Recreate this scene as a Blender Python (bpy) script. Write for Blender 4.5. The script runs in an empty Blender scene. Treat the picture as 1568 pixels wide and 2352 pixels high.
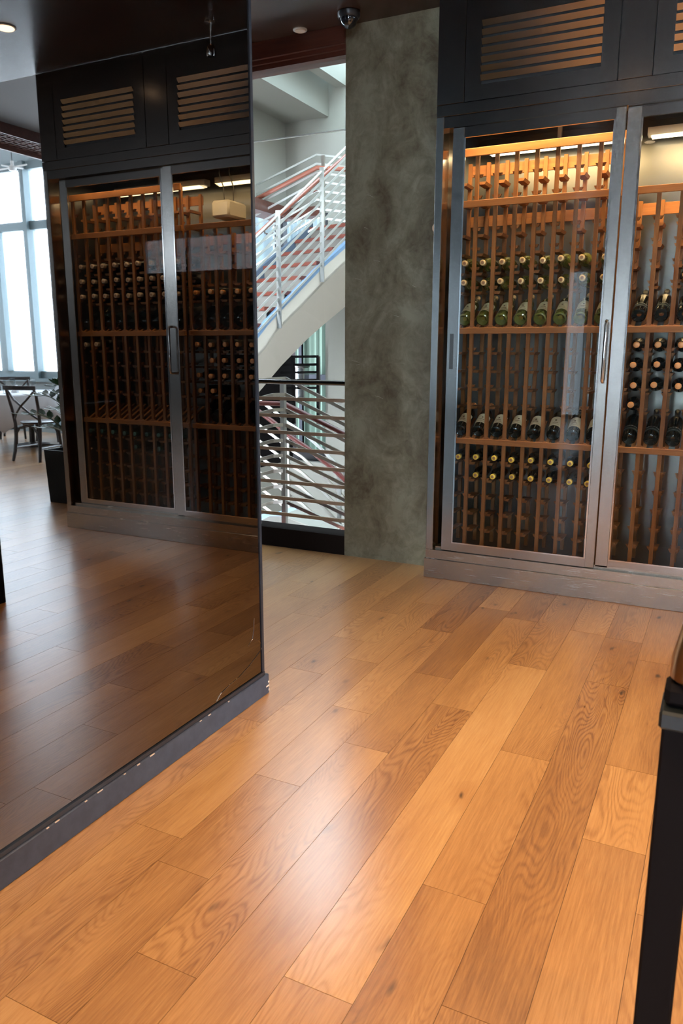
import bpy, bmesh, math, random
from mathutils import Vector, Matrix

# ---------------------------------------------------------------- camera, sky, lights, exposure
sc = bpy.context.scene
COL = sc.collection
PIT, YAW, ROLL, FPX, EYE = .2101, .4622, .0019, 1764.75, 1.35
FWD = Vector((-math.sin(YAW)*math.cos(PIT), math.cos(YAW)*math.cos(PIT), -math.sin(PIT)))
RGT0 = Vector((math.cos(YAW), math.sin(YAW), 0)); UP0 = RGT0.cross(FWD)
RGT = RGT0*math.cos(ROLL)+UP0*math.sin(ROLL); UPV = UP0*math.cos(ROLL)-RGT0*math.sin(ROLL)
CAM = Vector((0, 0, EYE))
cd = bpy.data.cameras.new('camera'); cam = bpy.data.objects.new('camera', cd); COL.objects.link(cam)
cd.sensor_fit = 'HORIZONTAL'; cd.sensor_width = 24; cd.lens = FPX*24/1568; cd.clip_start = .02; cd.clip_end = 300
cd.dof.use_dof = True; cd.dof.focus_distance = 3.8; cd.dof.aperture_fstop = 8.0
cam.matrix_world = Matrix(((RGT.x, UPV.x, -FWD.x, CAM.x), (RGT.y, UPV.y, -FWD.y, CAM.y), (RGT.z, UPV.z, -FWD.z, CAM.z), (0, 0, 0, 1)))
sc.camera = cam
sc.view_settings.view_transform = 'Standard'; sc.view_settings.look = 'None'
sc.view_settings.gamma = 1; sc.view_settings.use_curve_mapping = False; sc.view_settings.exposure = 0.0
sc.cycles.use_denoising = True
try: sc.cycles.denoiser = 'OPENIMAGEDENOISE'
except Exception: pass
sc.cycles.max_bounces = 9; sc.cycles.diffuse_bounces = 4; sc.cycles.glossy_bounces = 5
sc.cycles.transparent_max_bounces = 12; sc.cycles.transmission_bounces = 4
sc.cycles.sample_clamp_indirect = 6; sc.cycles.caustics_refractive = False; sc.cycles.caustics_reflective = True
sc.cycles.blur_glossy = .5

W = bpy.data.worlds.new('sky'); sc.world = W; W.use_nodes = True
wn = W.node_tree.nodes; wl = W.node_tree.links
for n in list(wn): wn.remove(n)
wo = wn.new('ShaderNodeOutputWorld'); bg = wn.new('ShaderNodeBackground'); wl.new(bg.outputs[0], wo.inputs[0])
bg.inputs[1].default_value = 62.0
tc = wn.new('ShaderNodeTexCoord'); sx = wn.new('ShaderNodeSeparateXYZ'); cr = wn.new('ShaderNodeValToRGB')
wl.new(tc.outputs['Generated'], sx.inputs[0]); wl.new(sx.outputs[2], cr.inputs[0]); wl.new(cr.outputs[0], bg.inputs[0])
cr.color_ramp.elements[0].position = .0; cr.color_ramp.elements[0].color = (.76, .88, 1, 1)
cr.color_ramp.elements[1].position = .6; cr.color_ramp.elements[1].color = (.66, .84, 1, 1)

def area(name, loc, rot, sx_, sy_, power, color, shape='RECTANGLE', portal=False, spread=math.pi):
    l = bpy.data.lights.new(name, 'AREA'); l.shape = shape; l.size = sx_; l.size_y = sy_
    l.energy = power; l.color = color; l.spread = spread
    if portal: l.cycles.is_portal = True
    o = bpy.data.objects.new(name, l); COL.objects.link(o); o.location = loc; o.rotation_euler = rot
    return o
R = math.radians
area('window_daylight_portal', (6.35, 9.15, 2.5), (R(90), 0, R(180)), 9.8, 3.4, 1, (1, 1, 1), portal=True)
area('side_daylight_portal', (11.1, 7.2, 2.5), (0, R(90), 0), 3.3, 4.0, 1, (1, 1, 1), portal=True)  # portal for the side window added to light the dining corner
area('rear_daylight_portal', (8.0, -6.78, 3.5), (R(90), 0, 0), 4, .9, 1, (1, 1, 1), portal=True)
area('skylight_portal', (-3.15, 6.8, 5.95), (0, 0, 0), 3.2, 4.3, 1, (1, 1, 1), portal=True)
WARM = (1, .71, .43)
WARM2 = (1, .69, .34)
DOWNLIGHTS = [(-.85, .6), (.15, 1.9), (.9, .2), (-.8, 2.2), (.75, 2.2), (-.2, -1.1), (2.2, 1.6), (2.3, -1.0)]
DOWN_POWER = 18

# ---------------------------------------------------------------- helpers
def ray(px, py): return FWD*FPX + RGT*(px-784) - UPV*(py-1176)
def atY(px, py, Y): d = ray(px, py); return CAM + d*(Y/d.y)
def atX(px, py, X): d = ray(px, py); return CAM + d*(X/d.x)
def atZ(px, py, Z): d = ray(px, py); return CAM + d*((Z-EYE)/d.z)
def atP(px, py, q, a):
    n = Vector((math.cos(a), -math.sin(a), 0)); d = ray(px, py); return CAM + d*(n.dot(Vector(q)-CAM)/n.dot(d))

class MB:
    def __init__(s): s.v = []; s.f = []
    def add(s, vs, fs):
        n = len(s.v); s.v += [Vector(v) for v in vs]; s.f += [tuple(i+n for i in f) for f in fs]; return s
    def box(s, x0, x1, y0, y1, z0, z1, M=None):
        vs = [Vector((x, y, z)) for z in (z0, z1) for y in (y0, y1) for x in (x0, x1)]
        if M: vs = [M @ v for v in vs]
        return s.add(vs, [(0, 2, 3, 1), (4, 5, 7, 6), (0, 1, 5, 4), (2, 6, 7, 3), (0, 4, 6, 2), (1, 3, 7, 5)])
    def bbox(s, x0, x1, y0, y1, z0, z1, b=.003, M=None):
        # box with chamfered edges
        bm = bmesh.new(); bmesh.ops.create_cube(bm, size=1)
        for v in bm.verts: v.co = Vector(((x0+x1)/2+v.co.x*(x1-x0), (y0+y1)/2+v.co.y*(y1-y0), (z0+z1)/2+v.co.z*(z1-z0)))
        bmesh.ops.bevel(bm, geom=list(bm.edges), offset=b, segments=1, affect='EDGES')
        bm.verts.ensure_lookup_table()
        vs = [M @ v.co if M else v.co.copy() for v in bm.verts]; fs = [[v.index for v in f.verts] for f in bm.faces]
        bm.free(); return s.add(vs, fs)
    def prism(s, poly, ext):
        ext = Vector(ext); n = len(poly); a = [Vector(p) for p in poly]; b = [p+ext for p in a]
        fs = [tuple(range(n)), tuple(range(2*n-1, n-1, -1))] + [(i, i+n, (i+1) % n+n, (i+1) % n) for i in range(n)]
        return s.add(a+b, fs)
    def strip(s, A, B, ext):   # band between two polylines, extruded
        for i in range(len(A)-1): s.prism([A[i], A[i+1], B[i+1], B[i]], ext)
        return s
    def tube(s, pts, r, n=8, cap=True):
        pts = [Vector(p) for p in pts]; rs = r if isinstance(r, (list, tuple)) else [r]*len(pts); rings = []
        prev = None
        for i, p in enumerate(pts):
            t = (pts[min(i+1, len(pts)-1)]-pts[max(i-1, 0)]).normalized()
            if prev is None:
                a = Vector((0, 0, 1)) if abs(t.z) < .9 else Vector((1, 0, 0)); x = t.cross(a).normalized()
            else:
                x = (prev - t*prev.dot(t)).normalized()
            prev = x; y = t.cross(x)
            rings.append([p+(x*math.cos(2*math.pi*k/n)+y*math.sin(2*math.pi*k/n))*rs[i] for k in range(n)])
        vs = [v for rg in rings for v in rg]; fs = []
        for i in range(len(pts)-1):
            for k in range(n): fs.append((i*n+k, i*n+(k+1) % n, (i+1)*n+(k+1) % n, (i+1)*n+k))
        if cap: fs += [tuple(range(n-1, -1, -1)), tuple((len(pts)-1)*n+k for k in range(n))]
        return s.add(vs, fs)
    def bar(s, a, b, w, h):    # rectangular bar, h vertical-ish
        a = Vector(a); b = Vector(b); t = (b-a).normalized()
        x = t.cross(Vector((0, 0, 1)));
        if x.length < 1e-4: x = Vector((1, 0, 0))
        x.normalize(); y = x.cross(t)
        vs = [p+x*i*w/2+y*j*h/2 for p in (a, b) for i, j in ((-1, -1), (1, -1), (1, 1), (-1, 1))]
        return s.add(vs, [(0, 1, 2, 3), (7, 6, 5, 4), (0, 4, 5, 1), (1, 5, 6, 2), (2, 6, 7, 3), (3, 7, 4, 0)])
    def lathe(s, prof, n=24, M=None):
        vs = []; fs = []
        for r, z in prof:
            for k in range(n):
                v = Vector((r*math.cos(2*math.pi*k/n), r*math.sin(2*math.pi*k/n), z)); vs.append(M @ v if M else v)
        m = len(prof)
        for i in range(m-1):
            for k in range(n): fs.append((i*n+k, i*n+(k+1) % n, (i+1)*n+(k+1) % n, (i+1)*n+k))
        fs += [tuple(range(n-1, -1, -1)), tuple((m-1)*n+k for k in range(n))]
        return s.add(vs, fs)
    def build(s, name, mat, parent=None, smooth=False, local=False, base=None):
        vs = s.v
        if parent is None and not local and base is None:
            xs = [v.x for v in vs]; ys = [v.y for v in vs]
            base = Vector(((min(xs)+max(xs))/2, (min(ys)+max(ys))/2, min(v.z for v in vs)))
        if parent is not None and not local:
            off = Vector((0, 0, 0)); p = parent
            while p: off += Vector(p.location); p = p.parent
            vs = [v-off for v in vs]
        if base is not None: vs = [v-base for v in vs]
        me = bpy.data.meshes.new(name); me.from_pydata([tuple(v) for v in vs], [], s.f); me.validate()
        bm = bmesh.new(); bm.from_mesh(me); bmesh.ops.recalc_face_normals(bm, faces=bm.faces); bm.to_mesh(me); bm.free()
        me.materials.append(mat)
        if smooth:
            for p in me.polygons: p.use_smooth = True
            try: me.set_sharp_from_angle(angle=R(40))
            except Exception: pass
        o = bpy.data.objects.new(name, me); COL.objects.link(o)
        if parent is not None: o.parent = parent
        elif base is not None: o.location = base
        return o

def tag(o, label=None, cat=None, group=None, kind=None):
    if label: o['label'] = label
    if cat: o['category'] = cat
    if group: o['group'] = group
    if kind: o['kind'] = kind
    return o
def thing(name, label, cat, loc=(0, 0, 0), group=None):
    o = bpy.data.objects.new(name, None); COL.objects.link(o); o.location = loc; o.empty_display_size = .1
    return tag(o, label, cat, group)
def struct(mb, name, mat): return tag(mb.build(name, mat), kind='structure')
def copy_tree(o, parent=None):
    c = o.copy(); COL.objects.link(c); c.parent = parent
    for ch in list(o.children): copy_tree(ch, c)
    return c

# ---------------------------------------------------------------- materials
def mat(name, color=(.5, .5, .5), rough=.5, metal=0, spec=.5, **kw):
    m = bpy.data.materials.new(name); m.use_nodes = True; b = m.node_tree.nodes['Principled BSDF']
    b.inputs['Base Color'].default_value = (*color, 1); b.inputs['Roughness'].default_value = rough
    b.inputs['Metallic'].default_value = metal; b.inputs['Specular IOR Level'].default_value = spec
    for k, v in kw.items(): b.inputs[k.replace('_', ' ')].default_value = v
    return m
def nz(m, scale=(1, 1, 1), detail=6, nscale=5, rough=.6, dist=0, coord='Object'):
    N = m.node_tree.nodes; L = m.node_tree.links
    t = N.new('ShaderNodeTexCoord'); mp = N.new('ShaderNodeMapping'); n = N.new('ShaderNodeTexNoise')
    mp.inputs['Scale'].default_value = scale; L.new(t.outputs[coord], mp.inputs[0]); L.new(mp.outputs[0], n.inputs[0])
    n.inputs['Scale'].default_value = nscale; n.inputs['Detail'].default_value = detail; n.inputs['Roughness'].default_value = rough
    n.inputs['Distortion'].default_value = dist
    return n
def ramp(m, src, stops):
    N = m.node_tree.nodes; r = N.new('ShaderNodeValToRGB'); m.node_tree.links.new(src, r.inputs[0])
    el = r.color_ramp.elements
    while len(el) < len(stops): el.new(.5)
    for e, (p, c) in zip(el, stops): e.position = p; e.color = (*c, 1) if len(c) == 3 else c
    return r
def bump(m, src, strength=.2, dist=.002):
    N = m.node_tree.nodes; b = N.new('ShaderNodeBump'); b.inputs['Strength'].default_value = strength; b.inputs['Distance'].default_value = dist
    m.node_tree.links.new(src, b.inputs['Height']); m.node_tree.links.new(b.outputs[0], N['Principled BSDF'].inputs['Normal'])
def wood(name, c1, c2, rough=.45, axis='z', s=1.0, spec=.5):
    m = mat(name, c1, rough, 0, spec)
    sc_ = {'z': (14, 14, 1.2), 'x': (1.2, 14, 14), 'y': (14, 1.2, 14)}[axis]
    n = nz(m, tuple(v*s for v in sc_), 6, 2.2, .65, .6)
    r = ramp(m, n.outputs[0], [(.3, c2), (.7, c1)]); m.node_tree.links.new(r.outputs[0], m.node_tree.nodes['Principled BSDF'].inputs['Base Color'])
    bump(m, n.outputs[0], .12, .001)
    return m
def steel(name, color=(.60, .57, .53), rough=.27, grain=(2, 2, 160), aniso=.55, var=.05):
    m = mat(name, color, rough, 1)
    b = m.node_tree.nodes['Principled BSDF']; L = m.node_tree.links
    n = nz(m, grain, 4, 3, .7)
    mr = m.node_tree.nodes.new('ShaderNodeMapRange'); L.new(n.outputs[0], mr.inputs[0])
    mr.inputs[3].default_value = rough-var; mr.inputs[4].default_value = rough+var; L.new(mr.outputs[0], b.inputs['Roughness'])
    bump(m, n.outputs[0], .015, .0001)
    return m
def thin_glass(name, tint=(1, 1, 1), ior=1.5, rough=0.0, haze=0):
    m = bpy.data.materials.new(name); m.use_nodes = True; N = m.node_tree.nodes; L = m.node_tree.links
    for n in list(N): N.remove(n)
    o = N.new('ShaderNodeOutputMaterial'); mx = N.new('ShaderNodeMixShader'); t = N.new('ShaderNodeBsdfTransparent')
    g = N.new('ShaderNodeBsdfGlossy'); fr = N.new('ShaderNodeFresnel'); ge = N.new('ShaderNodeNewGeometry'); mi = N.new('ShaderNodeMath'); mi.operation = 'MULTIPLY_ADD'
    mi.inputs[1].default_value = 1/ior-ior; mi.inputs[2].default_value = ior; L.new(ge.outputs['Backfacing'], mi.inputs[0]); L.new(mi.outputs[0], fr.inputs[0])
    t.inputs[0].default_value = (*tint, 1); g.inputs['Roughness'].default_value = rough
    L.new(fr.outputs[0], mx.inputs[0]); L.new(t.outputs[0], mx.inputs[1]); L.new(g.outputs[0], mx.inputs[2])
    last = mx
    if haze:
        d = N.new('ShaderNodeBsdfDiffuse'); d.inputs[0].default_value = (.8, .85, .85, 1)
        m2 = N.new('ShaderNodeMixShader'); L.new(mx.outputs[0], m2.inputs[1]); L.new(d.outputs[0], m2.inputs[2])
        tcd = N.new('ShaderNodeTexCoord'); n = N.new('ShaderNodeTexNoise'); n.inputs['Scale'].default_value = 3; L.new(tcd.outputs['Object'], n.inputs[0])
        mu = N.new('ShaderNodeMath'); mu.operation = 'MULTIPLY'; mu.inputs[1].default_value = haze; L.new(n.outputs[0], mu.inputs[0]); L.new(mu.outputs[0], m2.inputs[0]); last = m2
    L.new(last.outputs[0], o.inputs[0]); return m
def emit(name, color, strength):
    m = mat(name, color, .5); b = m.node_tree.nodes['Principled BSDF']
    b.inputs['Emission Color'].default_value = (*color, 1); b.inputs['Emission Strength'].default_value = strength; return m

M_STEEL = steel('brushed_steel', (.42, .40, .375), .20)
M_STEELH = steel('brushed_steel_horizontal', (.46, .42, .37), .26, (2, 2, 60), .5)
M_STEELD = steel('darkened_brushed_steel', (.14, .125, .115), .20)  # dark ceiling reflection put into the cabinet steel colour; also used for dark rails
M_STEELIN = steel('cabinet_liner_steel', (.16, .155, .145), .30, (2, 2, 120), .3)
M_CHROME = mat('polished_steel', (.72, .71, .69), .12, 1)
M_RAILST = mat('satin_rail_steel', (.50, .46, .41), .28, 1)
M_RACK = wood('redwood_rack', (.28, .118, .036), (.17, .062, .019), .5, 'z', 1.0, .2)
M_RACKX = wood('redwood_rail', (.36, .148, .045), (.24, .085, .026), .5, 'x', 1.0, .2)
M_BLACK = mat('black_rubber', (.012, .012, .013), .5)
M_GAP = mat('dark_gap', (.006, .005, .004), .9)
M_GLASS = thin_glass('door_glass', (.96, .98, .97), 1.33)
M_WGLASS = thin_glass('window_glass', (.97, .99, 1), 1.4)
M_SCREEN = thin_glass('hazy_glass', (.95, .97, .96), 1.4, 0, .06)

# ---------------------------------------------------------------- floor
def floor_material():
    m = mat('oiled_oak', (.5, .25, .1), .34); N = m.node_tree.nodes; L = m.node_tree.links; b = N['Principled BSDF']
    at = N.new('ShaderNodeAttribute'); at.attribute_name = 'plank'; sp = N.new('ShaderNodeSeparateColor'); L.new(at.outputs['Color'], sp.inputs[0])
    uv = N.new('ShaderNodeUVMap'); uv.uv_map = 'UVMap'
    sep = N.new('ShaderNodeSeparateXYZ'); L.new(uv.outputs[0], sep.inputs[0])
    def math_(op, a, bb=None, c=None):
        n = N.new('ShaderNodeMath'); n.operation = op
        for i, v in enumerate((a, bb, c)):
            if v is None: continue
            if isinstance(v, (int, float)): n.inputs[i].default_value = v
            else: L.new(v, n.inputs[i])
        return n.outputs[0]
    def comb(x, y, z):
        n = N.new('ShaderNodeCombineXYZ')
        for i, v in enumerate((x, y, z)):
            if isinstance(v, (int, float)): n.inputs[i].default_value = v
            else: L.new(v, n.inputs[i])
        return n.outputs[0]
    def noise(vec, scale, det, ro=.55, dist=0):
        n = N.new('ShaderNodeTexNoise'); L.new(vec, n.inputs[0]); n.inputs['Scale'].default_value = scale
        n.inputs['Detail'].default_value = det; n.inputs['Roughness'].default_value = ro; n.inputs['Distortion'].default_value = dist
        return n.outputs[0]
    rnd = math_('MULTIPLY', sp.outputs[0], 37.0); U = sep.outputs[0]; V = sep.outputs[1]
    # knots: one candidate cell every .62 m of board, centre jittered by the board's number
    wn_ = N.new('ShaderNodeTexVoronoi'); wn_.voronoi_dimensions = '2D'; wn_.feature = 'F1'; wn_.inputs['Scale'].default_value = 1.0
    warp = noise(comb(math_('MULTIPLY', U, 9), math_('MULTIPLY', V, 3.5), rnd), 1.0, 3)
    L.new(comb(math_('ADD', math_('ADD', math_('MULTIPLY', U, 4.2), math_('MULTIPLY', warp, .5)), math_('MULTIPLY', rnd, 3.7)), math_('ADD', math_('ADD', math_('MULTIPLY', V, 2.1), math_('MULTIPLY', warp, .3)), math_('MULTIPLY', rnd, 5.3)), 0.0), wn_.inputs['Vector'])
    kc = N.new('ShaderNodeSeparateColor'); L.new(wn_.outputs['Color'], kc.inputs[0]); gate = math_('MULTIPLY', math_('GREATER_THAN', kc.outputs[0], .70), math_('ADD', kc.outputs[1], .25))
    kd = wn_.outputs['Distance']
    knot = N.new('ShaderNodeMapRange'); L.new(kd, knot.inputs[0]); knot.inputs[1].default_value = .008; knot.inputs[2].default_value = .06
    knot.inputs[3].default_value = 1; knot.inputs[4].default_value = 0; knot.clamp = True
    halo = N.new('ShaderNodeMapRange'); L.new(kd, halo.inputs[0]); halo.inputs[1].default_value = .03; halo.inputs[2].default_value = .26
    halo.inputs[3].default_value = 1; halo.inputs[4].default_value = 0; halo.clamp = True
    knot_ = math_('MULTIPLY', knot.outputs[0], gate); halo_ = math_('MULTIPLY', halo.outputs[0], gate)
    # cathedral grain: contour lines of a stretched noise
    low = noise(comb(math_('MULTIPLY', U, 7.5), math_('MULTIPLY', V, 1.15), rnd), 1.0, 1.5, .4, .25)
    low = math_('ADD', low, math_('MULTIPLY', halo_, .07))
    wob = noise(comb(math_('MULTIPLY', U, 60), math_('MULTIPLY', V, 14), rnd), 1.0, 2)
    ph = math_('ADD', math_('MULTIPLY', low, 260), math_('MULTIPLY', wob, 1.6))
    rings = math_('MULTIPLY_ADD', math_('SINE', ph), .5, .5)
    rings = math_('POWER', rings, 2.2)
    fine = noise(comb(math_('MULTIPLY', U, 170), math_('MULTIPLY', V, 7), rnd), 1.0, 5, .75)
    broad = noise(comb(math_('MULTIPLY', U, 5), math_('MULTIPLY', V, .9), rnd), 1.0, 3, .5)
    mask = noise(comb(math_('MULTIPLY', U, 3), math_('MULTIPLY', V, .7), math_('ADD', rnd, 9.0)), 1.0, 1)
    mk = N.new('ShaderNodeMapRange'); L.new(mask, mk.inputs[0]); mk.inputs[1].default_value = .40; mk.inputs[2].default_value = .64; mk.clamp = True
    t = math_('ADD', math_('MULTIPLY', fine, .60), math_('MULTIPLY', broad, .42))
    t = math_('SUBTRACT', t, math_('MULTIPLY', math_('MULTIPLY', rings, .16), mk.outputs[0]))
    t = math_('ADD', t, math_('MULTIPLY', math_('SUBTRACT', sp.outputs[1], .5), .34))
    r = ramp(m, t, [(.22, (.175, .067, .020)), (.42, (.315, .141, .043)), (.58, (.435, .212, .071)), (.80, (.56, .312, .120))])
    hm = N.new('ShaderNodeMix'); hm.data_type = 'RGBA'; hm.blend_type = 'MULTIPLY'; L.new(math_('MULTIPLY', halo_, .36), hm.inputs[0])
    L.new(r.outputs[0], hm.inputs[6]); hm.inputs[7].default_value = (.62, .45, .32, 1)
    km = N.new('ShaderNodeMix'); km.data_type = 'RGBA'; L.new(math_('MULTIPLY', knot_, .88), km.inputs[0])
    L.new(hm.outputs[2], km.inputs[6]); km.inputs[7].default_value = (.035, .018, .009, 1)
    L.new(km.outputs[2], b.inputs['Base Color'])
    rr = math_('ADD', math_('MULTIPLY', fine, .10), .245); L.new(rr, b.inputs['Roughness'])
    b.inputs['Specular IOR Level'].default_value = .5; b.inputs['Coat Weight'].default_value = 1; b.inputs['Coat Roughness'].default_value = .26; b.inputs['Coat IOR'].default_value = 2.5
    hgt = math_('SUBTRACT', math_('MULTIPLY', fine, .5), math_('MULTIPLY', rings, .35)); bump(m, hgt, .10, .0008)
    return m
M_FLOOR = floor_material()
SEAM = lambda k: -.083-.1675*k
JOINTS = {13: [3.775], 12: [3.53], 11: [3.298], 10: [3.86, 1.3], 9: [3.52, 3.097, 2.683, 2.2], 8: [3.75, 2.889, 1.52], 7: [3.388, 2.445, 1.898, 1.416],
          6: [3.827, 2.88, 2.211, 1.141], 5: [2.635, .95], 4: [3.15, 1.232], 3: [2.404, 1.648], 2: [3.667, 3.12, 1.315], 1: [3.45, 2.47, 2.028],
          0: [2.74, 1.782], -1: [3.115], -2: [3.31], -4: [3.29], -5: [3.70]}
TONE = {(7, 3.388): .12, (6, 2.88): .18, (6, 3.827): .85, (7, 2.445): .78, (9, 3.097): .75, (5, 2.635): .55, (3, 1.648): .62, (4, 1.232): .9, (4, 3.15): .35,
        (6, 2.211): .30, (1, 2.47): .30, (1, 2.028): .72, (2, 1.315): .22, (2, 3.12): .25, (3, 2.404): .52, (6, 1.141): .5, (5, .95): .45, (1, 3.45): .3, (0, 1.782): .3}
def build_floor():
    rnd = random.Random(5); V = []; F = []; UVs = []; Cs = []; g = .0006; H = .006
    def plank(x0, x1, y0, y1, key):
        x0 += g; x1 -= g; y0 += g; y1 -= g; n = len(V)
        V.extend([(x0, y0, 0), (x1, y0, 0), (x1, y1, 0), (x0, y1, 0), (x0, y0, -H), (x1, y0, -H), (x1, y1, -H), (x0, y1, -H)])
        a = rnd.random(); c = TONE.get(key, .5+rnd.gauss(0, .19)); o = rnd.random()*50
        fs = [(0, 1, 2, 3), (0, 4, 5, 1), (1, 5, 6, 2), (2, 6, 7, 3), (3, 7, 4, 0)]
        for f in fs:
            F.append(tuple(i+n for i in f))
            for i in f: UVs.append((V[n+i][0]-x0, V[n+i][1]+o))
            Cs.append((a, min(1, max(0, c)), rnd.random(), 1))
    for k in range(-66, 30):
        x0, x1 = SEAM(k), SEAM(k-1); ylo = -6.8; yhi = 4.44 if x0 < 1.3 else 9.3
        js = sorted(JOINTS.get(k, [])); ys = [ylo]; lo = js[0] if js else yhi
        y = ylo+rnd.uniform(.3, 1.8)
        while y < (lo-.45 if js else yhi-.3): ys.append(y); y += rnd.uniform(.55, 2.1)
        ys += js
        if js:
            y = js[-1]+rnd.uniform(.8, 1.6)
            while y < yhi-.25: ys.append(y); y += rnd.uniform(.5, 1.9)
        ys.append(yhi)
        for a, b_ in zip(ys[:-1], ys[1:]): plank(x0, x1, a, b_, (k, a))
    me = bpy.data.meshes.new('floor'); me.from_pydata(V, [], F); uvl = me.uv_layers.new(name='UVMap')
    for i, u in enumerate(UVs): uvl.data[i].uv = u
    ca = me.color_attributes.new('plank', 'FLOAT_COLOR', 'CORNER'); i = 0
    for p in me.polygons:
        for _ in p.loop_indices: ca.data[i].color = Cs[p.index]; i += 1
    me.materials.append(M_FLOOR); o = bpy.data.objects.new('floor', me); COL.objects.link(o); tag(o, kind='structure')
    sb = MB().box(-4.9, 11.2, -6.8, 4.44, -.05, -.0025).box(1.3, 11.2, 4.44, 9.3, -.05, -.0025).build('subfloor', mat('floor_gap', (.05, .02, .008), .8), o)
    return o
build_floor()

# ---------------------------------------------------------------- walls, ceilings of the hall
M_DARKW = mat('charcoal_paint', (.045, .047, .052), .6)
M_CREAM = mat('off_white_plaster', (.66, .66, .62), .75)
M_CEIL = wood('stained_ceiling_board', (.050, .024, .016), (.026, .013, .010), .26, 'x', .5, .55)
M_CEIL2 = mat('grey_ceiling_paint', (.10, .10, .10), .6)
M_WHITE = mat('white_paint', (.80, .81, .80), .7)
struct(MB().box(-4.9, 2.85, -6.8, 4.235, 3.18, 3.30).box(-3.9, -1.54, 4.235, 4.47, 3.18, 3.30), 'ceiling', M_CEIL)
struct(MB().box(2.85, 11.2, -6.8, 4.15, 4.25, 4.35), 'ceiling', M_CEIL2)
struct(MB().box(2.80, 2.85, -6.8, 4.15, 3.30, 4.25), 'wall_upstand', M_DARKW)
struct(MB().box(1.365, 2.75, 4.235, 9.3, 3.26, 3.36), 'ceiling', M_CEIL2)
struct(MB().box(2.75, 11.2, 4.235, 9.3, 5.0, 5.1), 'ceiling', M_WHITE)
struct(MB().box(3.2, 11.2, 4.15, 4.235, 4.25, 5.0).box(2.70, 2.75, 4.235, 9.3, 3.36, 5.0), 'wall_above', M_WHITE)
struct(MB().box(-1.75, -1.555, -6.8, 2.40, .0, 3.18), 'wall_left', M_DARKW)
struct(MB().box(-5.0, -4.9, -6.8, -6.75, .0, 3.3).box(-5.0, -4.9, -4.2, 4.44, .0, 3.3).box(-5.0, -4.9, -6.75, -4.2, 0, .3).box(-5.0, -4.9, -6.75, -4.2, 3.0, 3.3), 'wall_far_left', M_DARKW)
struct(MB().box(-1.59, 1.50, 4.97, 5.07, .0, 3.35).box(1.365, 1.50, 5.07, 9.3, 0, 3.35), 'wall_rear', M_DARKW)
struct(MB().box(11.2, 11.3, -6.9, 5.2, .0, 5.1).box(11.2, 11.3, 5.2, 9.45, 0, .80).box(11.2, 11.3, 5.2, 9.45, 4.18, 5.1), 'wall_right', mat('brown_wall', (.16, .12, .09), .7))
# back wall of the hall behind the camera, with tall windows
bw = MB().box(-5, -.60, -6.95, -6.8, 0, 3.3).box(-.60, -.16, -6.95, -6.8, 2.85, 3.3).box(-.16, 1.9, -6.95, -6.8, 0, 4.4).box(1.9, 2.9, -6.95, -6.8, 0, .9).box(1.9, 2.9, -6.95, -6.8, 2.9, 4.4).box(2.9, 6.0, -6.95, -6.8, 0, 4.4).box(6.0, 10.0, -6.95, -6.8, 0, 3.05).box(6.0, 10.0, -6.95, -6.8, 3.95, 4.4).box(10.0, 11.3, -6.95, -6.8, 0, 4.4)
struct(bw, 'wall_back', M_DARKW)
M_FRAME = mat('blue_grey_window_frame', (.16, .215, .235), .42, .3)
fr = MB()
for x in (-.60, -.22): fr.box(x, x+.06, -6.93, -6.83, .0, 2.85)
fr.box(-.60, -.16, -6.93, -6.83, 0, .1).box(-.60, -.16, -6.93, -6.83, 2.75, 2.85)
w2 = struct(fr, 'window_2', M_FRAME); MB().box(-.58, -.18, -6.885, -6.88, .1, 2.75).build('pane', M_WGLASS, w2)
fr = MB()
for x in (6.0, 7.3, 8.6, 9.92): fr.box(x, x+.08, -6.93, -6.83, 3.05, 3.95)
fr.box(6.0, 10.0, -6.93, -6.83, 3.05, 3.12).box(6.0, 10.0, -6.93, -6.83, 3.88, 3.95)
fr2 = MB()
for x in (1.9, 2.84): fr2.box(x, x+.06, -6.93, -6.83, .9, 2.9)
fr2.box(1.9, 2.9, -6.93, -6.83, .9, .97).box(1.9, 2.9, -6.93, -6.83, 2.83, 2.9)
w6 = struct(fr2, 'added_window_6', M_FRAME); MB().box(1.92, 2.88, -6.885, -6.88, .95, 2.85).build('pane', M_WGLASS, w6)  # unseen window added for a bright reflection in the cabinet posts
w5 = struct(fr, 'window_5', M_FRAME); MB().box(6.02, 9.98, -6.885, -6.88, 3.1, 3.9).build('pane', M_WGLASS, w5)

# window wall of the dining room, seen in the mirror
WY = 9.35
fr = MB(); H1 = 4.18
for x in (2.3, 3.9, 5.5, 7.02, 8.42, 10.0):
    fr.box(x, x+.09, WY-.16, WY+.02, .86, H1)
for x0, x1 in ((2.39, 3.9), (3.99, 5.5), (5.59, 7.02), (7.11, 8.42), (8.51, 10.0), (10.09, 11.2)):
    fr.box(x0, x1, WY-.10, WY, .86, .97).box(x0, x1, WY-.10, WY, 3.17, 3.30).box(x0, x1, WY-.10, WY, H1-.12, H1)
fr.box(1.4, 11.2, WY-.16, WY+.04, .80, .86)
for x in (7.72, 5.2, 9.3):      # deep casement stile inside the bay
    fr.box(x, x+.16, WY-.14, WY-.02, .97, 3.17)
w1 = struct(fr, 'window_1', M_FRAME); MB().box(1.5, 11.2, WY-.045, WY-.04, .9, H1).build('pane', M_WGLASS, w1)
fr = MB()
for y in (5.2, 6.2, 7.2, 8.2, 9.2): fr.box(11.18, 11.30, y, y+.09, .8, 4.18)
fr.box(11.18, 11.30, 5.2, 9.3, .8, .88).box(11.18, 11.30, 5.2, 9.3, 3.17, 3.28).box(11.18, 11.30, 5.2, 9.3, 4.08, 4.18)
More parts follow.
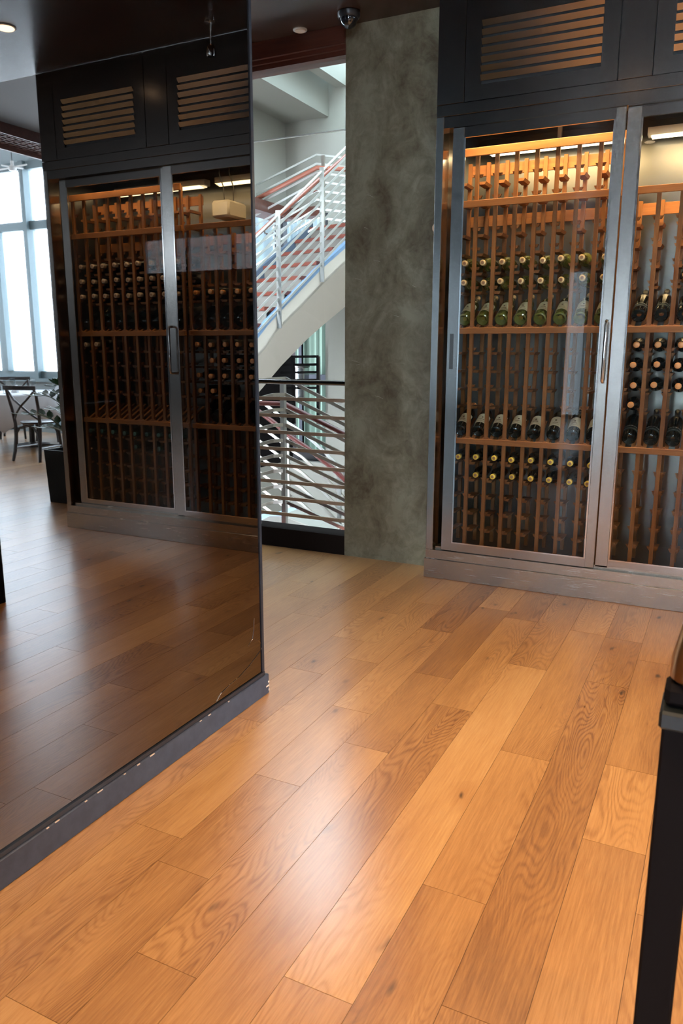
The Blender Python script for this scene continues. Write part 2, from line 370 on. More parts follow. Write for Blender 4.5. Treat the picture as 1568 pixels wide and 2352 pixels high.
w7 = struct(fr, 'added_window_7', M_FRAME); MB().box(11.24, 11.245, 5.25, 9.25, .85, 4.12).build('pane', M_WGLASS, w7)  # unseen side window added to brighten the dining corner
struct(MB().box(1.4, 11.2, WY-.05, WY+.1, 0, .80).box(1.4, 11.2, WY-.05, WY+.1, H1, 5.05), 'wall_window', mat('pale_blue_grey_paint', (.30, .37, .40), .6))
struct(MB().box(1.5, 11.2, WY-.30, WY-.05, 0, .10), 'baseboard_window', mat('heater_trim', (.20, .24, .25), .5))

# ---------------------------------------------------------------- smoked mirror wall
MX = -1.545
def mirror_mat():
    m = mat('smoked_mirror', (.185, .175, .17), .012, 1); return m
mir = thing('wall_mirror', 'huge smoked mirror covering the left wall, cracked at its lower corner', 'mirror', (MX, -1.9, .096))
MB().box(MX-.006, MX, -6.3, 2.405, .096, 3.18).build('mirror_glass', mirror_mat(), mir)
MB().box(MX-.010, MX+.004, 2.398, 2.412, .085, 3.18).box(MX-.01, MX+.006, -6.3, 2.412, .078, .097).build('edge_trim', mat('black_trim', (.015, .017, .022), .25), mir)
# the crack and its chips
cp = [(605, 1478), (600, 1492), (572, 1530), (548, 1556), (520, 1580), (508, 1592), (497, 1612)]
cb = MB(); M_CRACK = mat('cracked_glass_edge', (.60, .58, .54), .12, 1)
P = [atX(x, y, MX+.0008) for x, y in cp]; P[0].y = min(P[0].y, 2.4)
cb.tube(P, [.0008, .0009, .0013, .0010, .0013, .0012, .0009], 5)
cb.tube([atX(x, y, MX+.0006) for x, y in [(603, 1481), (592, 1471), (580, 1468), (583, 1445), (584, 1420)]], .0006, 4)
cb.tube([atX(x, y, MX+.0006) for x, y in [(580, 1468), (574, 1476), (570, 1485)]], .0006, 4)
cb.build('crack', M_CRACK, mir)
M_PLINTH = mat('navy_black_painted_skirting', (.030, .034, .047), .42)
n = nz(M_PLINTH, (6, 6, 6), 5, 4, .6); rp = ramp(M_PLINTH, n.outputs[0], [(.35, (.024, .027, .038)), (.7, (.040, .045, .060))])
M_PLINTH.node_tree.links.new(rp.outputs[0], M_PLINTH.node_tree.nodes['Principled BSDF'].inputs['Base Color'])
base = MB().bbox(-1.56, -1.5332, -6.3, 2.432, 0, .082, .0025)
bl = tag(base.build('baseboard_left', M_PLINTH), kind='structure')
chips = MB(); rc = random.Random(3); M_CHIP = mat('bare_wood_chip', (.62, .45, .33), .8)
for y, l in [(1.30, .012), (1.33, .022), (1.44, .012), (1.49, .03), (1.60, .012), (1.66, .018), (1.72, .03), (1.98, .015), (2.03, .02), (2.15, .012)]:
    chips.box(-1.5352, -1.5328, y, y+l*.7, .0800+rc.uniform(-.0008, .0010), .0825)
chips.box(-1.5345, -1.5322, 2.41, 2.4325, .030, .036).box(-1.5345, -1.5322, 2.424, 2.4325, .045, .052).box(-1.5345, -1.5322, 2.427, 2.4326, .010, .018)
chips.build('paint_chips', M_CHIP, bl)

# ---------------------------------------------------------------- column, lintel, curb of the stair opening
YO = 4.44
def plaster_mat():
    m = mat('mottled_venetian_plaster', (.2, .2, .17), .42); N = m.node_tree.nodes; L = m.node_tree.links
    n1 = nz(m, (1, 1, .7), 7, 3.2, .62, .9); n2 = nz(m, (1, 1, 1), 8, 13, .7, 1.5)
    mx = N.new('ShaderNodeMath'); mx.operation = 'MULTIPLY_ADD'; L.new(n2.outputs[0], mx.inputs[0]); mx.inputs[1].default_value = .4; L.new(n1.outputs[0], mx.inputs[2])
    r = ramp(m, mx.outputs[0], [(.50, (.070, .050, .026)), (.66, (.155, .135, .085)), (.84, (.25, .238, .168))]); L.new(r.outputs[0], N['Principled BSDF'].inputs['Base Color'])
    bump(m, n2.outputs[0], .12, .004); return m
col = MB().box(-2.19, -1.592, YO, 5.05, 0, 3.18).build('plaster_column', plaster_mat())
tag(col, 'square column of mottled olive grey plaster beside the wine cabinet', 'column')
scr = MB(); rs = random.Random(8)
for i in range(9):
    x = rs.uniform(-2.15, -1.7); z = rs.uniform(.9, 2.3); a = rs.uniform(-.5, .2); l = rs.uniform(.02, .055)
    scr.tube([(x, YO-.0008, z), (x+l*.5, YO-.0008, z+a*l*.3), (x+l, YO-.0008, z+a*l)], .0007, 4)
scr.build('scratches', mat('scratch', (.42, .40, .34), .7), col)
M_LINT = wood('dark_red_stained_wood', (.115, .034, .020), (.060, .018, .012), .35, 'x')
struct(MB().box(-4.9, -2.19, YO-.02, YO+.12, 3.085, 3.18).box(-4.9, -2.19, YO+.0, YO+.12, 3.062, 3.085).box(-4.9, -2.19, YO+.02, YO+.14, 3.035, 3.062), 'trim_1', M_LINT)
struct(MB().box(-4.9, -2.19, YO, YO+.16, -.3, .13), 'trim_2', mat('dark_brown_curb', (.014, .010, .009), .85, 0, .05))
sc_ = thing('glass_screen', 'frameless glass sheet hanging below the dark red beam over the stairs', 'glass screen', (-3.5, YO+.07, 2.56))
zb = atY(567, 327, YO+.07).z; zb2 = atY(790, 297, YO+.07).z
MB().box(-4.9, -2.19, YO+.066, YO+.074, zb2, 3.04).build('glass_sheet', M_SCREEN, sc_)
MB().box(-4.9, -2.19, YO+.064, YO+.076, zb2-.006, zb2).build('polished_edge', mat('glass_edge', (.85, .92, .9), .25), sc_)

# stainless guard rail in the opening
M_BROWNST = mat('floor_tinted_bar_steel', (.44, .32, .23), .42, .5)  # brown reflection of the floor put into the bar colour
rl = thing('landing_railing', 'stainless guard rail with eight flat bars across the stair opening', 'railing', (-2.6, 4.50, .13))
MB().tube([(-4.85, 4.50, 1.132), (-2.19, 4.50, 1.128)], .017, 12).build('top_rail', M_STEELD, rl, True)
for k in range(8):
    z = 1.017-.1137*k
    MB().box(-4.85, -2.19, 4.485, 4.497, z-.0115, z+.0115).build('flat_bar', M_BROWNST, rl)
for x in (-2.905, -4.3): MB().box(x-.022, x+.022, 4.499, 4.515, .13, 1.12).build('post', M_RAILST, rl)

# ---------------------------------------------------------------- wine cabinet
YC = 4.225; XL, XR = -1.54, 1.362
cab = thing('wine_cabinet', 'long stainless steel wine cabinet with three glass doors and louvred panels above', 'wine cabinet', (-.09, 4.58, 0))
c = lambda: MB()
c().bbox(XL-.006, XR+.006, YC-.008, YC+.05, 0, .118, .002).build('plinth', M_STEELH, cab)
c().box(XL, XR, YC, YC+.09, .118, .172).box(XL+.05, XR-.05, YC+.03, YC+.09, .172, .19).build('sill', M_STEELH, cab)
for x0, x1 in ((XL, XL+.042), (XR-.042, XR)):
    MB().bbox(x0, x1, YC, YC+.10, .172, 2.558, .002).build('side_post', M_STEEL, cab)
c().box(XL, XR, YC+.002, YC+.10, 2.50, 2.556).build('door_header', M_STEELD, cab)
c().bbox(XL, XR, YC, YC+.10, 2.5585, 2.6155, .0015).build('header_band', M_STEELD, cab)
c().box(XL+.01, XR-.01, YC+.012, YC+.1, 2.6155, 3.175).build('upper_backing', M_BLACK, cab)
PAN = [(-1.388, -.627, -1.304, -.705), (-.463, .243, -.381, .159), (.43, 1.213, .515, 1.137)]
for x0, x1 in ((XL, -1.392), (-.623, -.467), (.247, .426), (1.217, XR)):
    MB().bbox(x0, x1, YC, YC+.011, 2.617, 3.178, .0015).build('filler_panel', M_STEELD, cab)
for x0, x1, l0, l1 in PAN:
    p = MB(); zt, zbm = 2.985, 2.690
    p.box(x0, l0, YC, YC+.011, 2.617, 3.178).box(l1, x1, YC, YC+.011, 2.617, 3.178).box(l0, l1, YC, YC+.011, 2.617, zbm).box(l0, l1, YC, YC+.011, zt, 3.178)
    po = p.build('louvre_panel', M_STEELD, cab)
    s_ = MB()
    for k in range(7):
        z = zbm+.0425*k
        s_.prism([(l0, YC-.012, z+.0425), (l0, YC+.004, z+.018), (l0, YC+.0055, z+.019), (l0, YC-.010, z+.0435)], (l1-l0, 0, 0))
    s_.build('louvre_slats', M_STEEL, po)
# liner: floor, back, sides, top
YB = 4.955
c().box(XL+.01, XR-.01, YC+.09, YB, .118, .165).build('cabinet_floor', M_STEELIN, cab)
c().box(XL+.01, XR-.01, YB-.012, YB, .165, 2.64).build('back_panel', M_STEELIN, cab)
c().box(XL+.005, XL+.02, YC+.1, YB-.012, .165, 2.64).build('side_panel', M_STEELIN, cab)
c().box(XR-.02, XR-.005, YC+.1, YB-.012, .165, 2.64).build('side_panel', M_STEELIN, cab)
c().box(XL+.02, XR-.02, YC+.1, YB-.012, 2.60, 2.64).build('top_panel', M_STEELIN, cab)
c().box(XL, XR, YC+.1, YB, 2.641, 3.17).build('upper_casing', M_STEELD, cab)
for x in (-1.01, -.11, .82):
    lt = MB().box(x-.42, x+.42, 4.80, 4.87, 2.49, 2.53).box(x-.01, x+.01, 4.82, 4.85, 2.53, 2.60).build('strip_light', mat('strip_housing', (.7, .7, .68), .5), cab)
    MB().box(x-.40, x+.40, 4.81, 4.86, 2.480, 2.489).build('diffuser', emit('warm_tube', (1, .80, .5), 5), lt)
    area('cabinet_tube_light', (x, 4.80, 2.478), (R(-12), 0, 0), .8, .06, 1.7, WARM2)
    MB().box(x-.40, x+.40, 4.325, 4.375, 2.545, 2.575).build('front_strip_light', M_STEELD, cab)
    area('cabinet_front_light', (x, 4.35, 2.54), (R(14), 0, 0), .8, .05, 19, WARM2, spread=R(150))
# sliding doors: (outer x0, glass x0, glass x1, outer x1, plane offset, handle x)
DOORS = [(-1.449, -1.3857, -.620, -.572, .012, -.590), (-.568, -.502, .262, .330, .030, .300), (.334, .363, 1.200, 1.262, .048, None)]
for x0, g0, g1, x1, dy, hx in DOORS:
    y0 = YC+dy; d = MB()
    z0, z1, gz0, gz1 = .172+dy*.3, 2.499, .2226, 2.447
    d.bbox(x0, g0, y0, y0+.016, z0, z1, .002).bbox(g1, x1, y0, y0+.016, z0, z1, .002)
    d.box(g0-.001, g1+.001, y0+.001, y0+.015, z0, gz0)
    do = d.build('door', M_STEEL, cab); MB().box(g0-.0005, g1+.0005, y0+.0012, y0+.015, gz1, z1).build('top_rail', M_STEELD, do)  # top rail is the door steel with the dark reflection put into its colour
    MB().box(g0, g0+.008, y0-.0015, y0+.003, gz0, gz1).box(g1-.008, g1, y0-.0015, y0+.003, gz0, gz1).box(g0, g1, y0-.001, y0+.003, gz0, gz0+.007).build('glazing_bead', M_CHROME, do)
    MB().box(g0, g1, y0+.006, y0+.0065, gz0, gz1).build('glass_pane', M_GLASS, do)
    if hx is not None:
        q = y0-.045; MB().tube([(hx, y0, 1.488), (hx, q+.014, 1.488), (hx, q+.004, 1.484), (hx, q, 1.472), (hx, q, 1.196), (hx, q+.004, 1.186), (hx, q+.014, 1.182), (hx, y0, 1.182)], .0085, 12).build('handle', M_CHROME, do, True)
    if x0 < -1: MB().box(-1.432, -1.410, y0-.001, y0, 1.235, 1.43).box(-1.426, -1.416, y0-.0016, y0, 1.26, 1.385).build('flush_pull', M_STEELD, do)

# evaporator hanging in the middle bay
ev = thing('cooling_unit', 'small cream cooling unit hanging inside the wine cabinet above the lower rack', 'cooling unit', (.06, 4.62, 2.21))
bm_ = MB().bbox(-.01, .135, 4.50, 4.72, 2.205, 2.315, .015); bm_.build('casing', mat('cream_plastic', (.80, .74, .62), .35), ev, True)
MB().tube([(.02, 4.6, 2.31), (.015, 4.6, 2.40), (.05, 4.6, 2.50), (.04, 4.6, 2.60)], .004, 6).tube([(.09, 4.6, 2.31), (.10, 4.6, 2.42), (.13, 4.6, 2.5), (.12, 4.6, 2.6)], .004, 6).build('cable', M_BLACK, ev, True)

# ---------------------------------------------------------------- wine racks
YF, YR, YE = 4.385, 4.600, 4.90
ROWS = [.205, .308, .412, .515, .618, .722]; MID = [1.058, 1.163, 1.268, 1.373]; TOPR = [1.715, 1.820, 1.925, 2.03]
def rack(label, x0, ncol, pitch, ztop, gap=0):
    t = thing('wine_rack', label, 'wine rack', ((x0+x0+ncol*pitch)/2, 4.5, .165))
    xe = x0+ncol*pitch
    rows = ROWS+MID+TOPR+([2.20, 2.31] if ztop > 2.3 else [])
    for i in range(ncol+1):     # posts carry the scooped blocks on which necks and bodies rest
        x = x0+i*pitch; w = .027; a = -w if i else -.0105; b = w if i < ncol else .0105
        f_ = MB().bbox(x-.0105, x+.0105, YF, YF+.020, .165, ztop-.012, .001); r_ = MB().bbox(x-.0105, x+.0105, YR, YR+.020, .165, ztop-.03, .001)
        for z in rows:
            for m_, yy, ln, dz in ((f_, YF+.0195, .016, -.020), (r_, YR-.125, .1255, -.044)):
                m_.prism([(x+a, yy, z+dz), (x+b, yy, z+dz), (x+b*.7, yy, z+dz-.015), (x+a*.7, yy, z+dz-.015)], (0, ln, 0))
        f_.build('front_post', M_RACK, t); r_.build('rear_post', M_RACK, t)
    def rail(z0, z1, y=YF-.012): MB().bbox(x0-.012, xe+.012, y, y+.014, z0, z1, .0015).build('rail', M_RACKX, t)
    rail(1.432, 1.466); rail(.799, .831); rail(2.116, 2.152)
    if ztop > 2.3: rail(ztop-.042, ztop)
    MB().bbox(x0-.012, xe+.012, YR+.018, YR+.03, ztop-.10, ztop-.04, .001).build('rail', M_RACKX, t)
    if ztop > 2.3: MB().bbox(x0-.012, xe+.012, YR+.018, YR+.03, 2.045, 2.105, .001).build('rail', M_RACKX, t)
    for zz in (1.466, .831):     # sloping display boards with a scooped lip
        m_ = MB()
        for i in range(ncol):
            xc = x0+(i+.5)*pitch
            for sx_ in (-1, 1):
                xa = xc+sx_*.026
                m_.prism([(xa-.010, YF+.008, zz-.012), (xa+.010, YF+.008, zz-.012), (xa+.010, YR, zz+.09), (xa-.010, YR, zz+.09)], (0, 0, .012))
            m_.prism([(xc-.045, YF+.001, zz-.006), (xc+.045, YF+.001, zz-.006), (xc+.043, YF+.001, zz+.012), (xc+.030, YF+.001, zz+.003), (xc+.012, YF+.001, zz-.001), (xc-.012, YF+.001, zz-.001), (xc-.030, YF+.001, zz+.003), (xc-.043, YF+.001, zz+.012)], (0, .007, 0))
        m_.build('display_shelf', M_RACKX, t)
    return t
PITCH = .1085
R1X, R2X, R3X = -1.463, -.515, .300
rack('tall redwood rack behind the left door, holding white wine and cream labelled reds', R1X, 8, PITCH, 2.423)
rack('lower redwood rack behind the middle door, ending below the cooling unit', R2X, 7, PITCH+.0005, 2.148)
rack('tall redwood rack behind the right door with grey capped bottles, seen in the mirror', R3X, 9, .1075, 2.416)

# ---------------------------------------------------------------- bottles
def bglass(name, col, rough=.06, trans=0.0):
    m = mat(name, col, rough, 0, .6); m.node_tree.nodes['Principled BSDF'].inputs['Coat Weight'].default_value = .5
    m.node_tree.nodes['Principled BSDF'].inputs['Transmission Weight'].default_value = trans
    return m
G_BLK = bglass('black_bottle_glass', (.006, .008, .006)); G_GRN = bglass('olive_bottle_glass', (.20, .21, .045), .05, .35)
C_GOLD = mat('gold_foil', (.62, .44, .22), .35, .3); C_CORK = mat('copper_cap', (.60, .26, .09), .4, .2); C_YEL = mat('yellow_foil', (.72, .50, .06), .35, .1)
C_GREY = mat('taupe_foil', (.42, .33, .27), .45); C_GRN = mat('dark_green_foil', (.03, .10, .09), .25, .2); L_CRM = mat('cream_paper_label', (.85, .74, .52), .7)
L_WHT = mat('ivory_paper_label', (.82, .72, .44), .7); L_DK = mat('dark_teal_label', (.02, .04, .04), .5); INK = mat('printed_ink', (.16, .09, .04), .7); INKW = mat('pale_print', (.55, .58, .55), .5)
PROF = [(.030, 0), (.0365, .004), (.0375, .012), (.0375, .185), (.034, .205), (.022, .232), (.0155, .248), (.0148, .298)]
def bottle_proto(name, glass, cap, kind, label=None, text=None, cupr=.0152):
    """bottle axis is local +Z from its base"""
    t = bpy.data.objects.new(name, None); COL.objects.link(t); t.empty_display_size = .05
    MB().lathe([(.012, .020), (.024, .006)]+PROF, 20).build('glass_body', glass, t, True, True)
    MB().lathe([(.0160, .236), (cupr, .250), (cupr, .292), (cupr+.0008, .294), (cupr+.0008, .301), (cupr-.002, .3025), (.008, .3028)], 18).build('capsule', cap, t, True, True)
    if kind == 'ring': MB().lathe([(.0085, .3026), (.0085, .3034)], 14).build('cork', mat('cork_face', (.30, .16, .08), .8), t, False, True)
    if label:
        def wrap(a0, a1, z0, z1, r, name, m):
            vs = []; fs = []; n = 14
            for i in range(n+1):
                a = a0+(a1-a0)*i/n
                for z in (z0, z1): vs.append((r*math.sin(a), -r*math.cos(a), z))
            for i in range(n): fs.append((2*i, 2*i+2, 2*i+3, 2*i+1))
            b = MB(); b.v = [Vector(v) for v in vs]; b.f = fs; return b.build(name, m, t, True, True)
        lo = wrap(-1.35, 1.35, label[0], label[1], .0380, 'label', label[2])
        if not text:
            wrap(-.42, .42, label[0]+.030, label[0]+.0345, .0383, 'print_line', INK)
            wrap(-.12, .12, label[0]+.048, label[0]+.060, .0383, 'crest', INK)
            wrap(-.6, .6, label[0]+.016, label[0]+.018, .0383, 'print_line', INK)
        else:
            cu = bpy.data.curves.new('t', 'FONT'); cu.body = text; cu.size = .0125; cu.align_x = 'CENTER'; cu.space_character = 1.15
            to = bpy.data.objects.new('t', cu); COL.objects.link(to); dg = bpy.context.evaluated_depsgraph_get()
            me = bpy.data.meshes.new_from_object(to.evaluated_get(dg)); bpy.data.objects.remove(to)
            for v in me.vertices:
                a = v.co.x/.038; z = v.co.y; v.co = (.0385*math.sin(a), -.0385*math.cos(a), label[1]+.004+z)
            me.materials.clear(); me.materials.append(INKW); o = bpy.data.objects.new('lettering', me); COL.objects.link(o); o.parent = t
            wrap(-1.0, 1.0, label[0]+.010, label[0]+.012, .0383, 'print_line', INKW)
    return t
PR = {
 'white_neck': bottle_proto('wine_bottle', G_GRN, C_GOLD, 'ring'),
 'white_show': bottle_proto('wine_bottle', G_GRN, C_GOLD, 'cap', (.052, .150, L_WHT)),
 'red_show': bottle_proto('wine_bottle', G_BLK, C_CORK, 'cap', (.048, .140, L_CRM)),
 'dark_show': bottle_proto('wine_bottle', G_BLK, G_BLK, 'cap', (.045, .072, L_DK), 'SOUVERAIN'),
 'plain_show': bottle_proto('wine_bottle', G_BLK, C_GRN, 'cap', (.10, .15, L_DK)),
 'yellow_neck': bottle_proto('wine_bottle', G_BLK, C_YEL, 'ring'),
 'copper_neck': bottle_proto('wine_bottle', G_BLK, C_CORK, 'cap'),
 'grey_neck': bottle_proto('wine_bottle', G_BLK, C_GREY, 'ring'),
 'green_neck': bottle_proto('wine_bottle', G_BLK, C_GRN, 'cap'),
}
USED = {}
ORD = ['first', 'second', 'third', 'fourth', 'fifth', 'sixth', 'seventh', 'eighth', 'ninth']
rb = random.Random(11)
def put(kind, x, z, label, group, show=False):
    p = PR[kind]; o = p if kind not in USED else copy_tree(p); USED[kind] = 1
    if show:   # base towards the viewer, neck up and back
        tilt = R(63); M = Matrix.Rotation(-tilt, 3, 'X')   # local z -> +y and up
        spin = Matrix.Rotation(rb.uniform(-.25, .12)+.1, 3, 'Z')
        o.location = (x, YF+.022, z-.003)
        o.rotation_euler = (M @ spin).to_euler()
    else:      # neck towards the viewer
        a = R(90)+rb.uniform(-.012, .012); M = Matrix.Rotation(a, 3, 'X')
        yw = Matrix.Rotation(rb.uniform(-.02, .02), 3, 'Z')
        o.location = (x+rb.uniform(-.003, .003), YF-.012+.303+rb.uniform(-.006, .004), z)
        o.rotation_euler = (yw @ M).to_euler()
    tag(o, label, 'wine bottle', group)
    return o
def cols(x0, pitch, idx): return [(i, x0+(i+.5)*pitch) for i in idx]
def run(kind, x0, pitch, idx, z, text, where, group, show=False):
    idx = list(idx)
    for n_, (i, x) in enumerate(cols(x0, pitch, idx)):
        put(kind, x, z, f'{ORD[i]} from left, {text} {where}', group, show)
D1 = 'behind the left door'; D2 = 'behind the middle door'; D3 = 'behind the right door'
run('white_neck', R1X, PITCH, range(8), 1.820, 'gold capped bottle in top filled row', D1, 'white wine necks behind the left door')
run('white_neck', R1X, PITCH, range(8), 1.715, 'gold capped bottle just above the shelf', D1, 'white wine necks behind the left door')
run('white_show', R1X, PITCH, range(8), 1.511, 'olive bottle on upper shelf', D1, 'white wines on the upper display shelf', True)
run('red_show', R1X, PITCH, range(8), .874, 'black bottle with cream label', D1, 'cream labelled reds on the lower display shelf', True)
run('yellow_neck', R1X, PITCH, range(8), .722, 'yellow capped bottle, upper row,', D1, 'yellow capped bottles')
run('yellow_neck', R1X, PITCH, range(1, 8), .618, 'yellow capped bottle, lower row,', D1, 'yellow capped bottles')
P2 = PITCH+.0005
run('copper_neck', R2X, P2, range(2, 7), 1.715, 'copper capped bottle above the display shelf', D2, 'copper capped bottles')
run('dark_show', R2X, P2, range(7), 1.520, 'lettered black bottle, upper shelf,', D2, 'black lettered bottles on display', True)
run('copper_neck', R2X, P2, range(7), 1.373, 'copper capped bottle, first row under shelf,', D2, 'copper capped bottles')
run('copper_neck', R2X, P2, range(6), 1.268, 'copper capped bottle, second row under shelf,', D2, 'copper capped bottles')
run('copper_neck', R2X, P2, range(7), 1.163, 'copper capped bottle, third row under shelf,', D2, 'copper capped bottles')
run('copper_neck', R2X, P2, (0, 5, 6), 1.058, 'copper capped bottle, fourth row under shelf,', D2, 'copper capped bottles')
run('dark_show', R2X, P2, range(7), .874, 'lettered black bottle, lower shelf,', D2, 'black lettered bottles on display', True)
P3 = .1075
run('grey_neck', R3X, P3, range(9), 1.925, 'taupe capped bottle, topmost row,', D3, 'taupe capped bottles')
run('grey_neck', R3X, P3, range(9), 1.820, 'taupe capped bottle, second row,', D3, 'taupe capped bottles')
run('grey_neck', R3X, P3, range(9), 1.715, 'taupe capped bottle, third row,', D3, 'taupe capped bottles')
run('plain_show', R3X, P3, range(9), 1.511, 'dark bottle on the display shelf', D3, 'dark bottles on display', True)
run('grey_neck', R3X, P3, (7, 8), 1.373, 'taupe capped bottle under the display shelf', D3, 'taupe capped bottles')
run('green_neck', R3X, P3, range(9), .732, 'green capped bottle, upper row,', D3, 'green capped bottles')
run('green_neck', R3X, P3, (2, 4), .630, 'green capped bottle, lower row,', D3, 'green capped bottles')

# ---------------------------------------------------------------- ceiling fixtures
def downlight(x, y, z, label, on=True, r=.05):
    t = thing('ceiling_light', label, 'ceiling light', (x, y, z))
    MB().lathe([(r, -.006), (r+.006, -.004), (r+.006, 0)], 20).build('rim', mat('light_rim', (.45, .42, .38), .5), t, True, True)
    MB().lathe([(r-.006, -.010), (r-.004, -.006)], 20).build('lens', emit('warm_lens', (1, .72, .45), 10) if on else mat('plain_cover', (.62, .50, .40), .6), t, True, True)
    if on: area('ceiling_light_lamp', (x, y, z-.016), (0, 0, 0), .085, .085, DOWN_POWER, WARM, 'DISK', spread=R(95))
    return t
WHERE = ['near the mirror wall', 'over the middle of the floor', 'right of the camera', 'by the far end of the mirror', 'in front of the right cabinet door', 'behind the camera', 'over the dining side', 'behind the camera on the dining side']
for i, (x, y) in enumerate(DOWNLIGHTS):
    downlight(x, y, 3.18, f'round warm recessed ceiling light {WHERE[i]}')
downlight(-2.455, 4.40-.03, 3.18, 'unlit cream disc set in the dark ceiling before the stair opening', False, .036)
downlight(.89, 3.577, 3.18, 'round white disc light at the left edge, seen in the mirror', True, .055)
dm = thing('dome_camera', 'black glass dome security camera on ceiling above the plaster column', 'security camera', (-2.093, 4.28, 3.18))
MB().lathe([(.058, 0), (.064, -.004), (.064, -.022), (.056, -.034)], 28).build('housing', mat('camera_housing', (.012, .012, .014), .35), dm, True, True)
prof = [(.050*math.cos(a), -.034-.050*math.sin(a)) for a in [k*math.pi/2/7 for k in range(8)]]; prof[-1] = (.001, -.084)
MB().lathe(prof, 28).build('dome', mat('smoked_dome', (.01, .01, .012), .04, 0, .8), dm, True, True)
pd = thing('hanging_spot', 'small spotlight on a short drop stem before the cabinet, seen in the mirror', 'spotlight', (-.24, 4.03, 3.18))
MB().lathe([(.035, 0), (.035, -.008), (.008, -.012)], 16).tube([(0, 0, -.01), (.004, .0, -.07), (.004, 0, -.13)], .005, 8).build('stem', M_CHROME, pd, True, True)
MB().lathe([(.012, -.125), (.026, -.14), (.032, -.175), (.026, -.19)], 16).build('lamp_head', M_CHROME, pd, True, True)
# track spots over the window side
for i, (x, y, lab) in enumerate([(1.93, 4.10, 'black track spotlight with glowing mouth, seen at the mirror edge'), (1.75, 3.55, 'black track spotlight nearer the middle of the ceiling')]):
    t = thing('track_spotlight', lab, 'spotlight', (x, y, 3.18))
    MB().box(-.02, .02, -.05, .05, -.02, 0).tube([(0, 0, -.02), (0, 0, -.05)], .008, 8).build('mount', M_BLACK, t, False, True)
    Mr = Matrix.Translation((0, 0, -.06)) @ Matrix.Rotation(R(160), 4, 'Y')
    MB().lathe([(.018, -.02), (.022, .0), (.034, .07)], 16, Mr).build('lamp_head', M_BLACK, t, True, True)
    MB().lathe([(.028, .0705), (.028, .0715)], 16, Mr).build('lens', emit('spot_lens', (1, .65, .35), 6), t, False, True)
th = thing('round_sensor', 'small round cream sensor on the column edge beside the steel cabinet', 'sensor', (-1.60, YO, 2.03))
MB().lathe([(.026, 0), (.026, .008), (.020, .016)], 20, Matrix.Rotation(R(90), 4, 'X')).build('cover', mat('cream_cover', (.55, .38, .25), .5), th, True, True)

# ---------------------------------------------------------------- dark stand beside the camera and black counter
M_PBLK = mat('matt_black_board', (.006, .004, .004), .7, 0, .08)
st = thing('menu_stand', 'narrow black menu stand cut off by the right edge of the photograph', 'menu stand', (-.012, 1.11, 0))
MB().bbox(-.040, .012, 1.09, 1.13, .02, .835, .004).build('upright', M_PBLK, st)
MB().box(-.046, .10, 1.04, 1.18, 0, .02).build('foot', M_PBLK, st)
MB().bbox(-.044, .13, 1.07, 1.15, .835, .862, .004).build('shelf', mat('black_shelf', (.010, .012, .012), .35), st)
mb = MB().bbox(-.041, .10, 1.085, 1.14, .863, .895, .008).build('menu_holder', M_PBLK); tag(mb, 'black leather menu holder lying on the narrow stand', 'menu')
gl = MB().lathe([(.030, 0), (.037, .006), (.036, .035), (.026, .085), (.015, .13), (.010, .15)], 24).build('copper_lamp', mat('hammered_copper', (.60, .30, .12), .28, 1), None, True, True)
gl.location = (.0, 1.115, .8955); tag(gl, 'blurred copper table lamp standing on the black menu holder', 'table lamp')
ct = thing('host_counter', 'black counter block right of the camera, seen at the mirror edge', 'counter', (.80, 2.1, 0))
MB().bbox(.305, 1.30, 1.45, 2.746, 0, 1.02, .004).build('body', M_PBLK, ct); MB().bbox(.29, 1.32, 1.43, 2.76, 1.02, 1.05, .004).build('counter_top', mat('black_stone', (.012, .012, .013), .2), ct)

# ---------------------------------------------------------------- dining corner seen in the mirror
M_CHAIR = wood('espresso_bentwood', (.030, .018, .014), (.016, .010, .008), .3, 'z')
def chair(loc, rz, label):
    t = thing('dining_chair', label, 'chair', loc, 'cross back dining chairs'); t.rotation_euler = (0, 0, rz)
    # back at -y, seat towards +y
    W2 = .20
    MB().lathe([(.185, .445), (.205, .452), (.205, .468), (.190, .474)], 24, Matrix.Translation((0, .22, 0))).build('seat', M_CHAIR, t, True, True)
    for s in (-1, 1):
        MB().tube([(s*W2, -.03, 0), (s*.185, .0, .12), (s*.178, .03, .30), (s*.182, .04, .45), (s*.195, .02, .62), (s*.21, -.02, .80), (s*.20, -.045, .875)], [.019, .021, .022, .021, .020, .018, .016], 10).build('back_leg', M_CHAIR, t, True, True)
        MB().tube([(s*.175, .42, 0), (s*.165, .40, .2), (s*.155, .375, .445)], [.016, .020, .022], 10).build('front_leg', M_CHAIR, t, True, True)
        MB().tube([(s*.17, .40, .16), (s*.185, .0, .16)], .012, 8).build('stretcher', M_CHAIR, t, True, True)
    MB().tube([(-.155, .38, .16), (.155, .38, .16)], .012, 8).build('stretcher', M_CHAIR, t, True, True)
    n = 9; A = [(-.235+.47*i/(n-1), -.05-.045*math.sin(math.pi*i/(n-1)), .885) for i in range(n)]
    b = MB()
    for i in range(n-1): b.bar(A[i], A[i+1], .018, .050)
    b.build('crest_rail', M_CHAIR, t, False, True)
    b = MB()
    for s in (-1, 1): b.tube([(s*.195, -.03, .85), (s*.09, -.055, .74), (0, -.05+s*.008, .665), (-s*.10, -.02, .58), (-s*.182, .035, .50)], .013, 8)
    b.build('cross_brace', M_CHAIR, t, True, True)
    b = MB()
    for yy in (.02, .36): b.tube([(-.165, yy, .20), (-.15, yy, .34), (-.10, yy, .41), (0, yy, .435), (.10, yy, .41), (.15, yy, .34), (.165, yy, .20)], .012, 8)
    b.build('hoop_brace', M_CHAIR, t, True, True)
    return t
CH = chair((4.42, 6.57, 0), R(-7), 'dark cross back chair at the white table, its back towards us')
